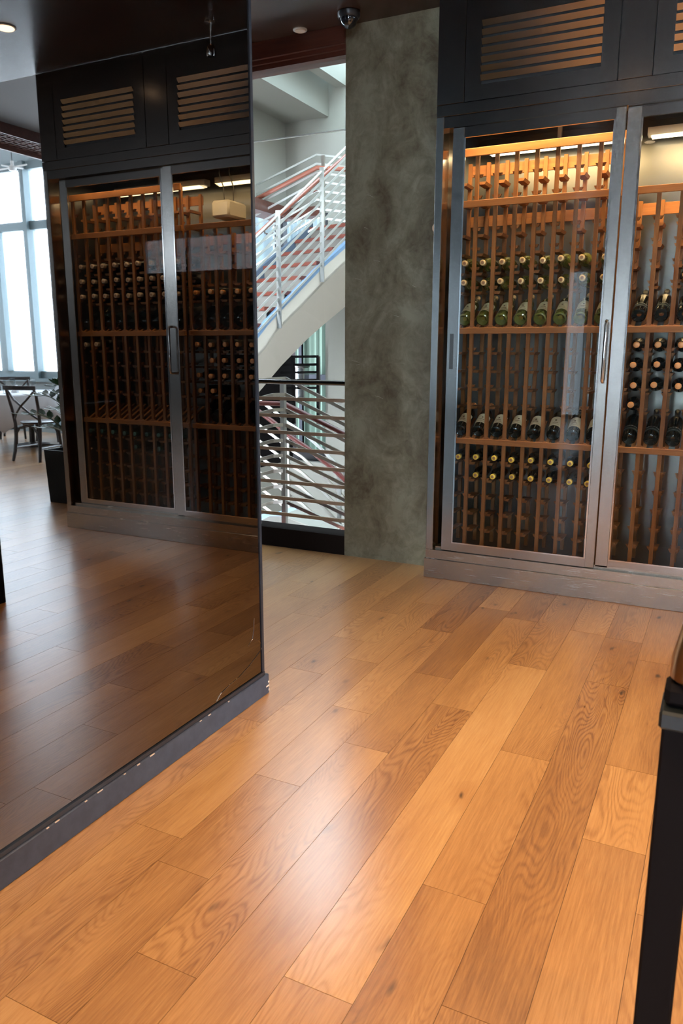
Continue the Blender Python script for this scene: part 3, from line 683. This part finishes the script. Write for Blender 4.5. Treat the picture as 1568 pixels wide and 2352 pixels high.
for loc, rz, lab in [((6.75, 8.45, 0), R(140), 'dark cross back chair on the far window side of the table'), ((5.65, 9.0, 0), R(178), 'dark cross back chair behind the table nearer the cabinet'),
                     ((6.05, 6.52, 0), R(8), 'dark cross back chair cut by the left picture edge'), ((4.35, 7.75, 0), R(-88), 'dark cross back chair half hidden behind the potted plant')]:
    o = copy_tree(CH); o.location = loc; o.rotation_euler = (0, 0, rz); o['label'] = lab
tb = thing('dining_table', 'round pedestal dining table under the white cloth', 'table', (5.62, 7.72, 0))
MB().lathe([(.68, .715), (.68, .738)], 32).build('table_top', M_CHAIR, tb, True, True)
MB().lathe([(.24, 0), (.24, .02), (.04, .05), (.035, .715)], 16).build('pedestal', M_CHAIR, tb, True, True)
def cloth():
    vs = []; fs = []; n = 64
    rings = [(0, .745), (.35, .745), (.62, .745), (.690, .742), (.705, .72), (.72, .60), (.74, 0)]
    for j, (r, z) in enumerate(rings):
        for k in range(n):
            a = 2*math.pi*k/n; rr = r; zz = z
            if j >= 4:
                f = (j-3)/3; rr = r+.025*f*math.sin(a*9)+.012*f*math.sin(a*17+1)
            if j == 6:
                sq = abs(math.cos(2*a)); zz = .42-.17*(1-sq)**1.5; rr += .05*(1-sq)
            vs.append((rr*math.cos(a+.4), rr*math.sin(a+.4), zz))
    for j in range(len(rings)-1):
        for k in range(n): fs.append((j*n+k, j*n+(k+1) % n, (j+1)*n+(k+1) % n, (j+1)*n+k))
    b = MB(); b.v = [Vector(v) for v in vs]; b.f = fs
    o = b.build('tablecloth', mat('white_linen', (.72, .72, .74), .85), None, True, True); o.location = (5.62, 7.72, 0)
    md = o.modifiers.new('thickness', 'SOLIDIFY'); md.thickness = .003
    return tag(o, 'white linen tablecloth hanging in soft folds over the dining table', 'tablecloth')
cloth()
M_WG = thin_glass('wine_glass_glass', (.93, .95, .96), 1.6)
def wineglass(x, y, lab, first=[None]):
    if first[0] is None:
        t = thing('wine_glass', lab, 'glass', (x, y, .747), 'wine glasses on the white table')
        MB().lathe([(.034, 0), (.034, .002), (.004, .006), (.0035, .08)], 16).build('stem', M_WG, t, True, True)
        MB().lathe([(.0035, .08), (.030, .10), (.038, .13), (.034, .18)], 16).build('bowl', M_WG, t, True, True); first[0] = t; return t
    o = copy_tree(first[0]); o.location = (x, y, .747); o['label'] = lab; return o
for (x, y), lab in zip([(5.22, 7.45), (5.55, 7.25), (5.95, 7.75), (5.45, 8.05)], ['wine glass on the white table nearest the potted plant', 'wine glass at the near edge of the white table', 'wine glass on the white table towards the left picture edge', 'wine glass on the white table nearest the windows']): wineglass(x, y, lab)
NAP = mat('folded_white_napkin', (.78, .78, .80), .8)
for (x, y), lab in zip([(5.12, 7.75), (5.65, 7.5)], ['folded white napkin standing on the table by the plant leaves', 'folded white napkin standing at the near table edge']):
    o = MB().prism([(x-.06, y, .747), (x+.06, y, .747), (x+.02, y+.01, .83), (x-.03, y+.01, .85)], (0, .035, 0)).build('napkin', NAP); tag(o, lab, 'napkin', 'folded napkins on the white table')

pl = thing('plant_box', 'low square black planter on the floor beside the cabinet end', 'planter', (2.03, 5.08, 0))
M_PL = mat('black_planter', (.006, .006, .006), .6, 0, .15)
b = MB()
X0, X1, Y0, Y1 = 1.84, 2.263, 4.86, 5.28
for z0, z1 in ((0, .47),):
    b.prism([(X0+.02, Y0+.015, 0), (X1-.015, Y0+.015, 0), (X1, Y0, .47), (X0, Y0, .47)], (0, .015, 0)).prism([(X0+.02, Y1-.015, 0), (X1-.015, Y1-.015, 0), (X1, Y1, .47), (X0, Y1, .47)], (0, -.015, 0))
    b.prism([(X0+.02, Y0+.015, 0), (X0+.02, Y1-.015, 0), (X0, Y1, .47), (X0, Y0, .47)], (.015, 0, 0)).prism([(X1-.015, Y0+.015, 0), (X1-.015, Y1-.015, 0), (X1, Y1, .47), (X1, Y0, .47)], (-.015, 0, 0))
    b.box(X0+.02, X1-.015, Y0+.02, Y1-.02, 0, .02)
b.build('box', M_PL, pl); MB().box(X0+.012, X1-.012, Y0+.012, Y1-.012, .40, .43).build('soil', mat('potting_soil', (.03, .02, .015), .95), pl)
zz = thing('zz_plant', 'glossy green leafy plant arching out of the black planter', 'plant', (2.05, 5.07, .43))
M_LEAF = mat('dark_glossy_leaf', (.010, .045, .007), .4, 0, .35); M_STEM = mat('green_stem', (.05, .10, .03), .5)
rz = random.Random(4)
for i, (dx, dy, hh) in enumerate([(.30, .05, .52), (.42, .12, .36), (.15, -.10, .60), (.0, .1, .62), (-.12, -.05, .55), (.25, .22, .45), (.36, -.06, .22), (-.2, .12, .4), (.50, .0, .50), (.45, -.12, .34)]):
    b0 = Vector((rz.uniform(-.06, .06), rz.uniform(-.06, .06), 0)); pts = [b0+Vector((dx*s**1.6, dy*s**1.6, hh*math.sin(s*1.75)/math.sin(1.57))) for s in [k/8 for k in range(9)]]
    MB().tube(pts, [.009-.0008*k for k in range(9)], 6).build('stem', M_STEM, zz, True, True)
    lf = MB()
    for k in range(2, 9):
        for s in (-1, 1):
            p = pts[k]; t = (pts[k]-pts[k-1]).normalized(); side = t.cross(Vector((0, 0, 1))).normalized()*s
            if side.length < .5: side = Vector((s, 0, 0))
            d = (side*.8+t*.7+Vector((0, 0, .25))).normalized(); wv = d.cross(Vector((0, 0, 1))).normalized(); L_ = rz.uniform(.10, .145); w_ = .029; up = d.cross(wv)*.006
            pr = [p, p+d*L_*.3+wv*w_, p+d*L_*.65+wv*w_*.9, p+d*L_, p+d*L_*.65-wv*w_*.9, p+d*L_*.3-wv*w_]; mid = [p+d*L_*.33+up, p+d*L_*.66+up]
            lf.add(pr+mid, [(0, 1, 6), (1, 2, 7, 6), (2, 3, 7), (3, 4, 7), (4, 5, 6, 7), (5, 0, 6)])
    lf.build('leaves', M_LEAF, zz, True, True)
# timber lattice strip hanging at the step of the dining ceiling, and the pipe and cables beyond it
lt = thing('ceiling_lattice', 'red brown timber lattice panel hung under the dining ceiling, seen in the mirror', 'ceiling lattice', (3.0, 6.8, 3.25))
b = MB()
for k in range(9): b.box(2.76+.055*k, 2.772+.055*k, 4.24, 9.2, 3.21, 3.27)
for k in range(60): b.box(2.76, 3.21, 4.25+.083*k, 4.262+.083*k, 3.21, 3.27)
b.build('slat_grid', wood('lattice_wood', (.12, .045, .03), (.07, .025, .018), .5, 'y'), lt); MB().box(3.21, 3.24, 4.24, 9.2, 3.17, 3.32).box(2.75, 2.765, 4.24, 9.2, 3.17, 3.30).build('edge_board', M_LINT, lt)
pp = MB().tube([(3.3, 8.7, 4.42), (11.1, 8.7, 4.42)], .035, 12).build('copper_pipe', mat('copper_pipe', (.45, .16, .08), .4, .6), None, True); tag(pp, 'reddish pipe running along the top of the dining windows, seen in the mirror', 'pipe')
cf = thing('cable_light', 'white cable light fitting hanging on a curly wire before the windows', 'hanging light', (6.9, 8.9, 4.0))
MB().tube([(6.98, 8.9, 5.0), (6.96, 8.9, 4.6), (6.90, 8.9, 4.35), (6.90, 8.9, 4.08)], .006, 6).build('wire', M_BLACK, cf, True)
MB().lathe([(.05, 3.96), (.06, 3.98), (.06, 4.02), (.025, 4.04), (.025, 4.10)], 16, Matrix.Translation((6.9, 8.9, 0))).tube([(6.6, 8.9, 4.02), (7.2, 8.9, 4.0)], .012, 8).tube([(6.9, 8.7, 4.0), (6.9, 9.1, 4.03)], .012, 8).build('fitting', mat('white_enamel', (.75, .76, .76), .4), cf, True)

# ---------------------------------------------------------------- stair hall behind the opening
M_AW = mat('stair_hall_white', (.27, .25, .215), .8); M_AG = mat('stair_hall_grey', (.20, .18, .155), .8)
YW = 9.0; XWL = -5.28; ZC = 4.10
struct(MB().box(XWL-.1, XWL, 4.6, YW+.1, 3.06, 6.0).box(XWL-.1, XWL, 4.6, YW+.1, -3.3, -.15), 'wall_stair_left', M_AW)
xr = atY(747, 800, YW).x
struct(MB().box(XWL, -1.5, YW, YW+.1, 3.06, 4.5).box(xr, -1.5, YW, YW+.1, -3.3, 3.06).box(XWL, xr, YW, YW+.1, -3.3, -.15), 'wall_stair_rear', M_AW)
struct(MB().box(-1.59, -1.5, 5.07, YW, -3.3, 6.0), 'wall_stair_right', M_AW)
struct(MB().box(XWL, -1.6, YO+.16, YO+.2, 3.30, 6.0).box(-4.9, -1.6, YO+.17, YO+.22, -3.3, -.3), 'wall_stair_front', M_AG)
struct(MB().box(XWL-.2, -4.701, 4.6, YW, ZC, ZC+.06), 'ceiling_stair', M_AW)
struct(MB().box(-4.70, -4.67, 4.6, YW, ZC, 5.5), 'trim_3', M_AW)
struct(MB().box(-4.57, -4.43, 4.6, YW, ZC+.31, ZC+.62), 'trim_4', M_AW)
struct(MB().box(XWL-.1, -4.70, 4.5, YW+.1, 6.0, 6.1), 'ceiling_upper', M_AW)

sk = thing('skylight', 'tinted glass skylight over the stair hall', 'skylight', (-3.1, 6.8, 6.0))
MB().box(-4.70, -1.5, 4.5, YW+.1, 6.03, 6.035).build('glazing', thin_glass('tinted_skylight_glass', (.47, .49, .48), 1.4), sk)
MB().box(-5.2, -1.5, YW+.03, YW+.035, 4.5, 6.0).build('added_end_glazing', thin_glass('tinted_end_glass', (.36, .38, .38), 1.4), sk)  # upper rear opening added to strengthen floor glare, its tint holding that back
b = MB()
for x in (-4.70, -3.1, -1.56): b.box(x, x+.06, 4.5, YW+.1, 5.99, 6.05)
b.build('glazing_bar', M_AW, sk)
struct(MB().box(XWL, -1.5, 4.6, YW, -3.3, -3.2), 'floor_lower', mat('pale_stone_floor', (.52, .52, .50), .5))
# windows of the stair hall with sheer curtains
M_SHEER = bpy.data.materials.new('sheer_curtain'); M_SHEER.use_nodes = True
def sheer(name, col_, tr, k=.25):
    m = bpy.data.materials.new(name); m.use_nodes = True; N = m.node_tree.nodes; L = m.node_tree.links; b = N['Principled BSDF']
    t = N.new('ShaderNodeBsdfTranslucent'); mx = N.new('ShaderNodeMixShader'); tp = N.new('ShaderNodeBsdfTransparent'); m3 = N.new('ShaderNodeMixShader')
    t.inputs[0].default_value = (*[v*k for v in col_], 1); b.inputs['Base Color'].default_value = (*col_, 1); b.inputs['Roughness'].default_value = .9
    mx.inputs[0].default_value = .6; L.new(b.outputs[0], mx.inputs[1]); L.new(t.outputs[0], mx.inputs[2])
    w = nz(m, (60, 60, 40), 2, 3); rr = ramp(m, w.outputs[0], [(.4, (0, 0, 0)), (.7, (1, 1, 1))]); mu = N.new('ShaderNodeMath'); mu.operation = 'MULTIPLY'; mu.inputs[1].default_value = tr
    L.new(rr.outputs[0], mu.inputs[0]); L.new(mu.outputs[0], m3.inputs[0]); L.new(mx.outputs[0], m3.inputs[1]); L.new(tp.outputs[0], m3.inputs[2]); L.new(m3.outputs[0], N['Material Output'].inputs[0])
    return m
M_SH1 = sheer('blue_grey_sheer', (.45, .56, .60), .001, .03); M_SH2 = sheer('green_grey_sheer', (.07, .10, .075), .0002, .012)
def folds(p0, p1, z0, z1, m, name, lab, amp=.02, n=60):
    p0 = Vector(p0); p1 = Vector(p1); d = (p1-p0); nn = Vector((-d.y, d.x, 0)).normalized(); b = MB(); vs = []
    for i in range(n+1):
        q = p0+d*i/n+nn*amp*math.sin(i*1.3)
        vs += [(q.x, q.y, z0), (q.x, q.y, z1)]
    b.v = [Vector(v) for v in vs]; b.f = [(2*i, 2*i+2, 2*i+3, 2*i+1) for i in range(n)]
    o = b.build(name, m, None, True); return tag(o, lab, 'curtain')
folds((XWL-.20, 5.0, 0), (XWL-.20, 9.15, 0), 2.28, 3.05, M_SH1, 'sheer_curtain', 'pale blue sheer curtain on the left stair hall window')
folds((XWL-.17, YW+.22, 0), (xr, YW+.22, 0), 2.28, 3.05, M_SH1, 'sheer_curtain', 'pale blue sheer curtain on the rear stair hall window')
folds((-5.72, YW+.96, 0), (-4.55, YW+.96, 0), -.15, 2.24, M_SH2, 'sheer_curtain', 'green grey sheer curtain beyond the underside of the stairs')
M_DK = mat('shade_black_wall', (.008, .006, .006), .8, 0, .05)  # darkness of the passage under the stairs put into the wall colour
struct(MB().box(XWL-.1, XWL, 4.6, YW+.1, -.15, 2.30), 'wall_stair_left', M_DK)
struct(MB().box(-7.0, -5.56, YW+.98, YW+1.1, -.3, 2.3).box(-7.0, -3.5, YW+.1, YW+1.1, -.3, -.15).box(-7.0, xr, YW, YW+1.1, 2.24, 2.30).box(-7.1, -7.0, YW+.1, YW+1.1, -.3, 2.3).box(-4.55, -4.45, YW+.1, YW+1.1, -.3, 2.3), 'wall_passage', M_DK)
fr = MB()
for y in (5.35, 6.6, 7.55, 8.9): fr.box(XWL-.12, XWL+.01, y, y+.10, 2.3, 3.0)
for x in (-4.75, -4.35): fr.box(x, x+.07, YW-.01, YW+.1, 2.3, 3.0)
w3 = struct(fr, 'window_3', mat('dark_frame', (.03, .03, .035), .4))
struct(MB().box(XWL-.14, XWL+.16, 4.6, YW, 2.93, 3.06).box(XWL, xr, YW-.16, YW+.05, 2.95, 3.06), 'trim_5', M_LINT)
fr = MB()
for x in (-5.60, -4.62): fr.box(x, x+.05, YW+.84, YW+.90, -.15, 2.24)
fr.box(-5.6, -4.56, YW+.84, YW+.90, .90, .98); struct(fr, 'window_4', mat('dark_frame_2', (.012, .012, .014), .9, 0, 0))

fr = MB()
for y in (-6.75, -5.5, -4.28): fr.box(-4.98, -4.92, y, y+.08, .3, 3.0)
fr.box(-4.98, -4.92, -6.75, -4.2, .3, .38).box(-4.98, -4.92, -6.75, -4.2, 2.92, 3.0)
w8 = struct(fr, 'added_window_8', M_FRAME); MB().box(-4.955, -4.95, -6.7, -4.25, .35, 2.95).build('pane', M_WGLASS, w8)  # unseen corridor window added for its reflection in the cabinet steel
folds((-4.86, -6.78, 0), (-4.86, -4.15, 0), .2, 3.1, sheer('added_corridor_sheer', (.6, .66, .70), .001, .08), 'sheer_curtain', 'white sheer curtain on the added corridor window behind the mirror wall')  # curtain added to dim the reflection of that unseen window

# rising flight
A14 = R(14); Q = Vector((-4.03, 6.94, 0)); US = Vector((math.sin(A14), math.cos(A14), 0)); UW = Vector((-math.cos(A14), math.sin(A14), 0))
s7 = lambda x, y: (560+x/6.533, 560+y/6.533); s6 = lambda x, y: (560+x/6.533, 330+y/6.533); s8 = lambda x, y: (590+x/5.738, 850+y/5.738)
def onst(p): return atP(p[0], p[1], Q, A14)
M_STW = mat('cream_stair_plaster', (.46, .40, .33), .8)
stx = thing('staircase', 'white curved staircase rising to the right with red treads', 'staircase', (-4.2, 6.5, 0))
top = [onst(s7(*p)) for p in [(-400, 2050), (0, 1590), (170, 1400), (350, 1165), (550, 945), (800, 690), (1150, 330), (1500, 20), (1900, -340)]]
mid = [onst(s7(*p)) for p in [(-400, 2350), (0, 1930), (180, 1730), (330, 1560), (480, 1330), (850, 960), (1180, 610), (1500, 310), (1900, -60)]]
blu = [p-Vector((0, 0, .040)) for p in top]
MB().strip(blu, mid, UW*.06).build('stringer', M_STW, stx)
MB().strip([p-UW*.004 for p in top], [p-UW*.004 for p in blu], UW*.07).build('stringer_cap', mat('pale_blue_cap', (.16, .25, .38), .6), stx)
SW = .86
far_t = [p+UW*SW+Vector((0, 0, .06)) for p in top]; far_b = [p+UW*SW-Vector((0, 0, .02)) for p in mid]
MB().strip(far_t, far_b, UW*.05).build('stringer', mat('slate_blue_panel', (.075, .10, .14), .5), stx)
QB = Q+UW*.42
bot = [atP(p[0], p[1], QB, A14) for p in [s7(*q) for q in [(-400, 2960), (0, 2490), (230, 2221), (400, 2020), (560, 1830), (950, 1430), (1210, 1200), (1500, 960), (1900, 620)]]]
MB().strip(mid, bot, Vector((0, 0, .03))).strip(bot, [p+UW*(SW-.42) for p in bot], Vector((0, 0, .03))).build('soffit', M_STW, stx)
M_TR = wood('red_stained_tread', (.20, .045, .025), (.12, .028, .018), .35, 'x')
# treads: nosing heights along the stringer
def top_at(s):
    for a, b in zip(top[:-1], top[1:]):
        sa, sb = (a-Q).dot(US), (b-Q).dot(US)
        if sa <= s <= sb: return a.z+(b.z-a.z)*(s-sa)/(sb-sa)
    return None
s0 = (onst(s7(640, 700))-Q).dot(US); z0 = onst(s7(640, 700)).z; s1 = (onst(s7(1390, 40))-Q).dot(US); z1 = onst(s7(1390, 40)).z
ds, dz = (s1-s0)/3, (z1-z0)/3
for k in range(-5, 6):
    s = s0+ds*k; z = z0+dz*k; o_ = Q+US*s
    a = o_+UW*.06; b_ = o_+UW*SW
    MB().prism([Vector((a.x, a.y, z-.038)), Vector((b_.x, b_.y, z-.038)), Vector((b_.x, b_.y, z))+US*0, Vector((a.x, a.y, z))], US*(ds+.02)).build('tread', M_TR, stx)
    MB().prism([Vector((a.x, a.y, z-.038))+US*.02, Vector((b_.x, b_.y, z-.038))+US*.02, Vector((b_.x, b_.y, z-dz-.001))+US*.02, Vector((a.x, a.y, z-dz-.001))+US*.02], US*.012).build('riser', M_AG, stx)
M_POST = mat('bright_post_steel', (.42, .41, .38), .30, .9)
rs_ = thing('stair_railing', 'stainless railing with slanting bars and red handrail on the rising stairs', 'railing', (-4.0, 6.6, 1.5))
TA, TB = s6(150, 1400), s6(1500, 60); BA, BB = s7(165, 1330), s7(1500, -105)
def ext(a, b, t0=-.25, t1=1.3): return [(a[0]+(b[0]-a[0])*t, a[1]+(b[1]-a[1])*t) for t in (t0, t1)]
M_BARW = mat('pale_satin_bar', (.74, .73, .69), .38, .85)
for k in range(10):
    f = k/9; a = (TA[0]*(1-f)+BA[0]*f, TA[1]*(1-f)+BA[1]*f); b_ = (TB[0]*(1-f)+BB[0]*f, TB[1]*(1-f)+BB[1]*f)
    e = ext(a, b_); P_ = [onst(p)-UW*.03 for p in e]
    if k == 0: MB().tube(P_, .012, 8).build('top_rail', M_BARW, rs_, True)
    else: MB().bar(P_[0], P_[1], .010, .021).build('flat_bar', M_BARW, rs_)
e = ext(s6(140, 1500), s6(1500, 285)); P_ = [onst(p)+UW*.10 for p in e]; MB().tube(P_, .021, 12).build('handrail', mat('varnished_handrail', (.22, .055, .03), .35), rs_, True)
for pt, pb in ((s6(485, 1010), s7(518, 1270)), (s6(1142, 365), s7(1166, 580))):
    a, b_ = onst(pt), onst(pb); MB().box(-.022, .022, -.008, .008, b_.z, a.z, Matrix.Translation((a.x+.03, a.y-.02, 0)) @ Matrix.Rotation(-A14+.5, 4, 'Z')).build('post', M_POST, rs_)
for px, py in (s6(420, 1330), s6(1090, 690)):
    p = onst((px, py)); MB().tube([p+UW*.10+Vector((0, 0, .05)), p+UW*.10, p+UW*.05-Vector((0, 0, .015)), p-UW*.02], .008, 8).build('bracket', M_CHROME, rs_, True)
# upper gallery railing further back
ur = thing('gallery_railing', 'pale metal railing of the upper gallery behind the rising stairs', 'railing', (-4.6, 8.3, 2.0))
YU = 8.3
UL = [(110, 655), (1090, 165), (1500, 212)]
for k in range(9):
    dy = 135*k
    P_ = [atY(*s6(x, y+dy*(1.0 if i else 1.12)), YU) for i, (x, y) in enumerate(UL)]
    P_ = [P_[0]+(P_[0]-P_[1])*.3]+P_[1:]+[P_[2]+(P_[2]-P_[1])*.8]
    b = MB()
    for i in range(3): b.bar(P_[i], P_[i+1], .012, .022 if k else .02)
    b.build('flat_bar' if k else 'top_rail', M_BARW, ur)
P_ = [atY(*s6(x, y), YU-.08) for x, y in [(-100, 985), (110, 870), (1100, 360), (1500, 385), (1700, 400)]]; b = MB(); b.tube(P_, .024, 10); b.build('handrail', mat('varnished_handrail_2', (.25, .075, .045), .35), ur, True)
a, b_ = atY(*s6(1195, 180), YU), atY(*s6(1195, 1400), YU); MB().box(a.x-.02, a.x+.02, YU-.02, YU+.0, b_.z, a.z).build('post', M_RAILST, ur)
# landing and descending flight
struct(MB().box(-4.9, -2.60, YO+.16, 5.02, -.16, -.01), 'floor_landing', M_TR)
dr = thing('descending_railing', 'stainless corner railing of the flight going down to the right', 'railing', (-2.985, 5.0, 0))
YD = 5.05
X_C = atY(*s8(345, 300), YD).x
MB().box(X_C-.018, X_C+.018, YD-.02, YD+.016, -.12, 1.10).build('post', M_POST, dr)
prs = [(110, 520), (320, 715), (520, 925), (720, 1110), (925, 1290), (1125, 1510), (1325, 1710), (1530, 1900), (1735, 2090)]
for k, (ya, yb) in enumerate(prs):
    a = atY(*s8(375, ya), YD); b_ = atY(*s8(1150, yb), YD); b = MB(); b.bar(a, b_+(b_-a)*.5, .012, .025)
    l1 = atZ(*s8(210, ya+8), a.z); l2 = atZ(*s8(10, ya+62), a.z) if k else atZ(*s8(5, 140), a.z)
    b.bar(a, Vector((l1.x, l1.y, a.z)), .012, .025).bar(Vector((l1.x, l1.y, a.z)), Vector((l2.x, l2.y, a.z)), .012, .025)
    b.build('flat_bar' if k else 'top_rail', M_RAILST, dr)
a = atY(*s8(360, 445), YD+.1); b_ = atY(*s8(1150, 840), YD+.1); l1 = atZ(*s8(10, 435), a.z)
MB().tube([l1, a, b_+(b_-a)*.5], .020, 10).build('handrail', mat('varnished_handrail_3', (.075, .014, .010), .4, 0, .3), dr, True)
fr_ = thing('lower_railing', 'steel railing with red handrail on the far side of the flight down', 'railing', (-3.5, 6.2, -1.0))
YG = 6.2
path = [(-60, 330), (110, 455), (290, 590), (400, 690), (590, 812), (860, 1050), (1090, 1290), (1300, 1520)]
for k in range(9):
    off = 0 if k == 0 else 165+205*(k-1)+165
    P_ = [atY(*s8(x, y+off), YG) for x, y in path]; b = MB()
    for i in range(len(P_)-1): b.bar(P_[i], P_[i+1], .014, .024)
    b.build('flat_bar' if k else 'top_rail', M_RAILST if k else M_BARW, fr_)
P_ = [atY(*s8(x, y), YG-.08) for x, y in [(-60, 480), (60, 570), (240, 705), (400, 850), (690, 1045), (850, 1180), (990, 1290), (1150, 1440), (1300, 1590)]]
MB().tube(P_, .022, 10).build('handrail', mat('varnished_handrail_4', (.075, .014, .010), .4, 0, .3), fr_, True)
for x, ya, yb in ((415, 860, 2100), (1100, 1300, 2200)):
    a, b_ = atY(*s8(x, ya), YG), atY(*s8(x, yb), YG); MB().box(a.x-.018, a.x+.018, YG-.03, YG-.012, b_.z, a.z).build('post', M_POST, fr_)
# far passage railing and steel bin
pr_ = thing('passage_railing', 'small dark steel railing in the passage under the stairs', 'railing', (-4.5, 8.8, 0))
for y in (1690, 1810, 1925, 2040, 2160):
    a, b_ = atY(*s7(330, y+10), 8.8), atY(*s7(1120, y), 8.8); MB().bar(a, b_, .012, .03).build('flat_bar', M_STEELD, pr_)
for x in (380, 730, 1110):
    a, b_ = atY(*s7(x, 1690), 8.8), atY(*s7(x, 2700), 8.8); MB().box(a.x-.018, a.x+.018, 8.79, 8.83, b_.z, a.z).build('post', M_STEELD, pr_)
a, b_ = atY(*s7(795, 1850), 9.3), atY(*s7(930, 2330), 9.3)
sb = thing('steel_bin', 'shiny steel bin standing in the dark passage under the stairs', 'bin', ((a.x+b_.x)/2, 9.3, b_.z))
MB().bbox(a.x, b_.x, 9.25, 9.40, b_.z, a.z, .01).build('body', M_CHROME, sb); MB().box(a.x-.005, b_.x+.005, 9.245, 9.405, a.z, a.z+.02).build('lid', M_STEELD, sb)
# lower landing drum edge with blue cap
lp = [atY(*s8(x, y), 5.6) for x, y in [(-200, 2010), (60, 1980), (170, 1925), (330, 1925), (480, 1985), (640, 2050), (760, 2090), (900, 2180)]]
lb = [Vector((p.x, p.y, p.z-1.2)) for p in lp]
ld = thing('stair_drum', 'curved white stair edge with blue cap below the landing', 'stair edge', (-3.2, 5.6, -1.5))
MB().strip(lp, lb, (0, .06, 0)).build('curved_panel', M_AG, ld); MB().strip([p+Vector((0, 0, .012)) for p in lp[:4]], lp[:4], (0, .35, 0)).build('blue_cap', mat('pale_blue_cap_2', (.30, .40, .55), .5), ld)

MB().strip([p+Vector((0, 0, .012)) for p in lp[3:]], lp[3:], (0, .35, 0)).build('white_cap', M_AW, ld)
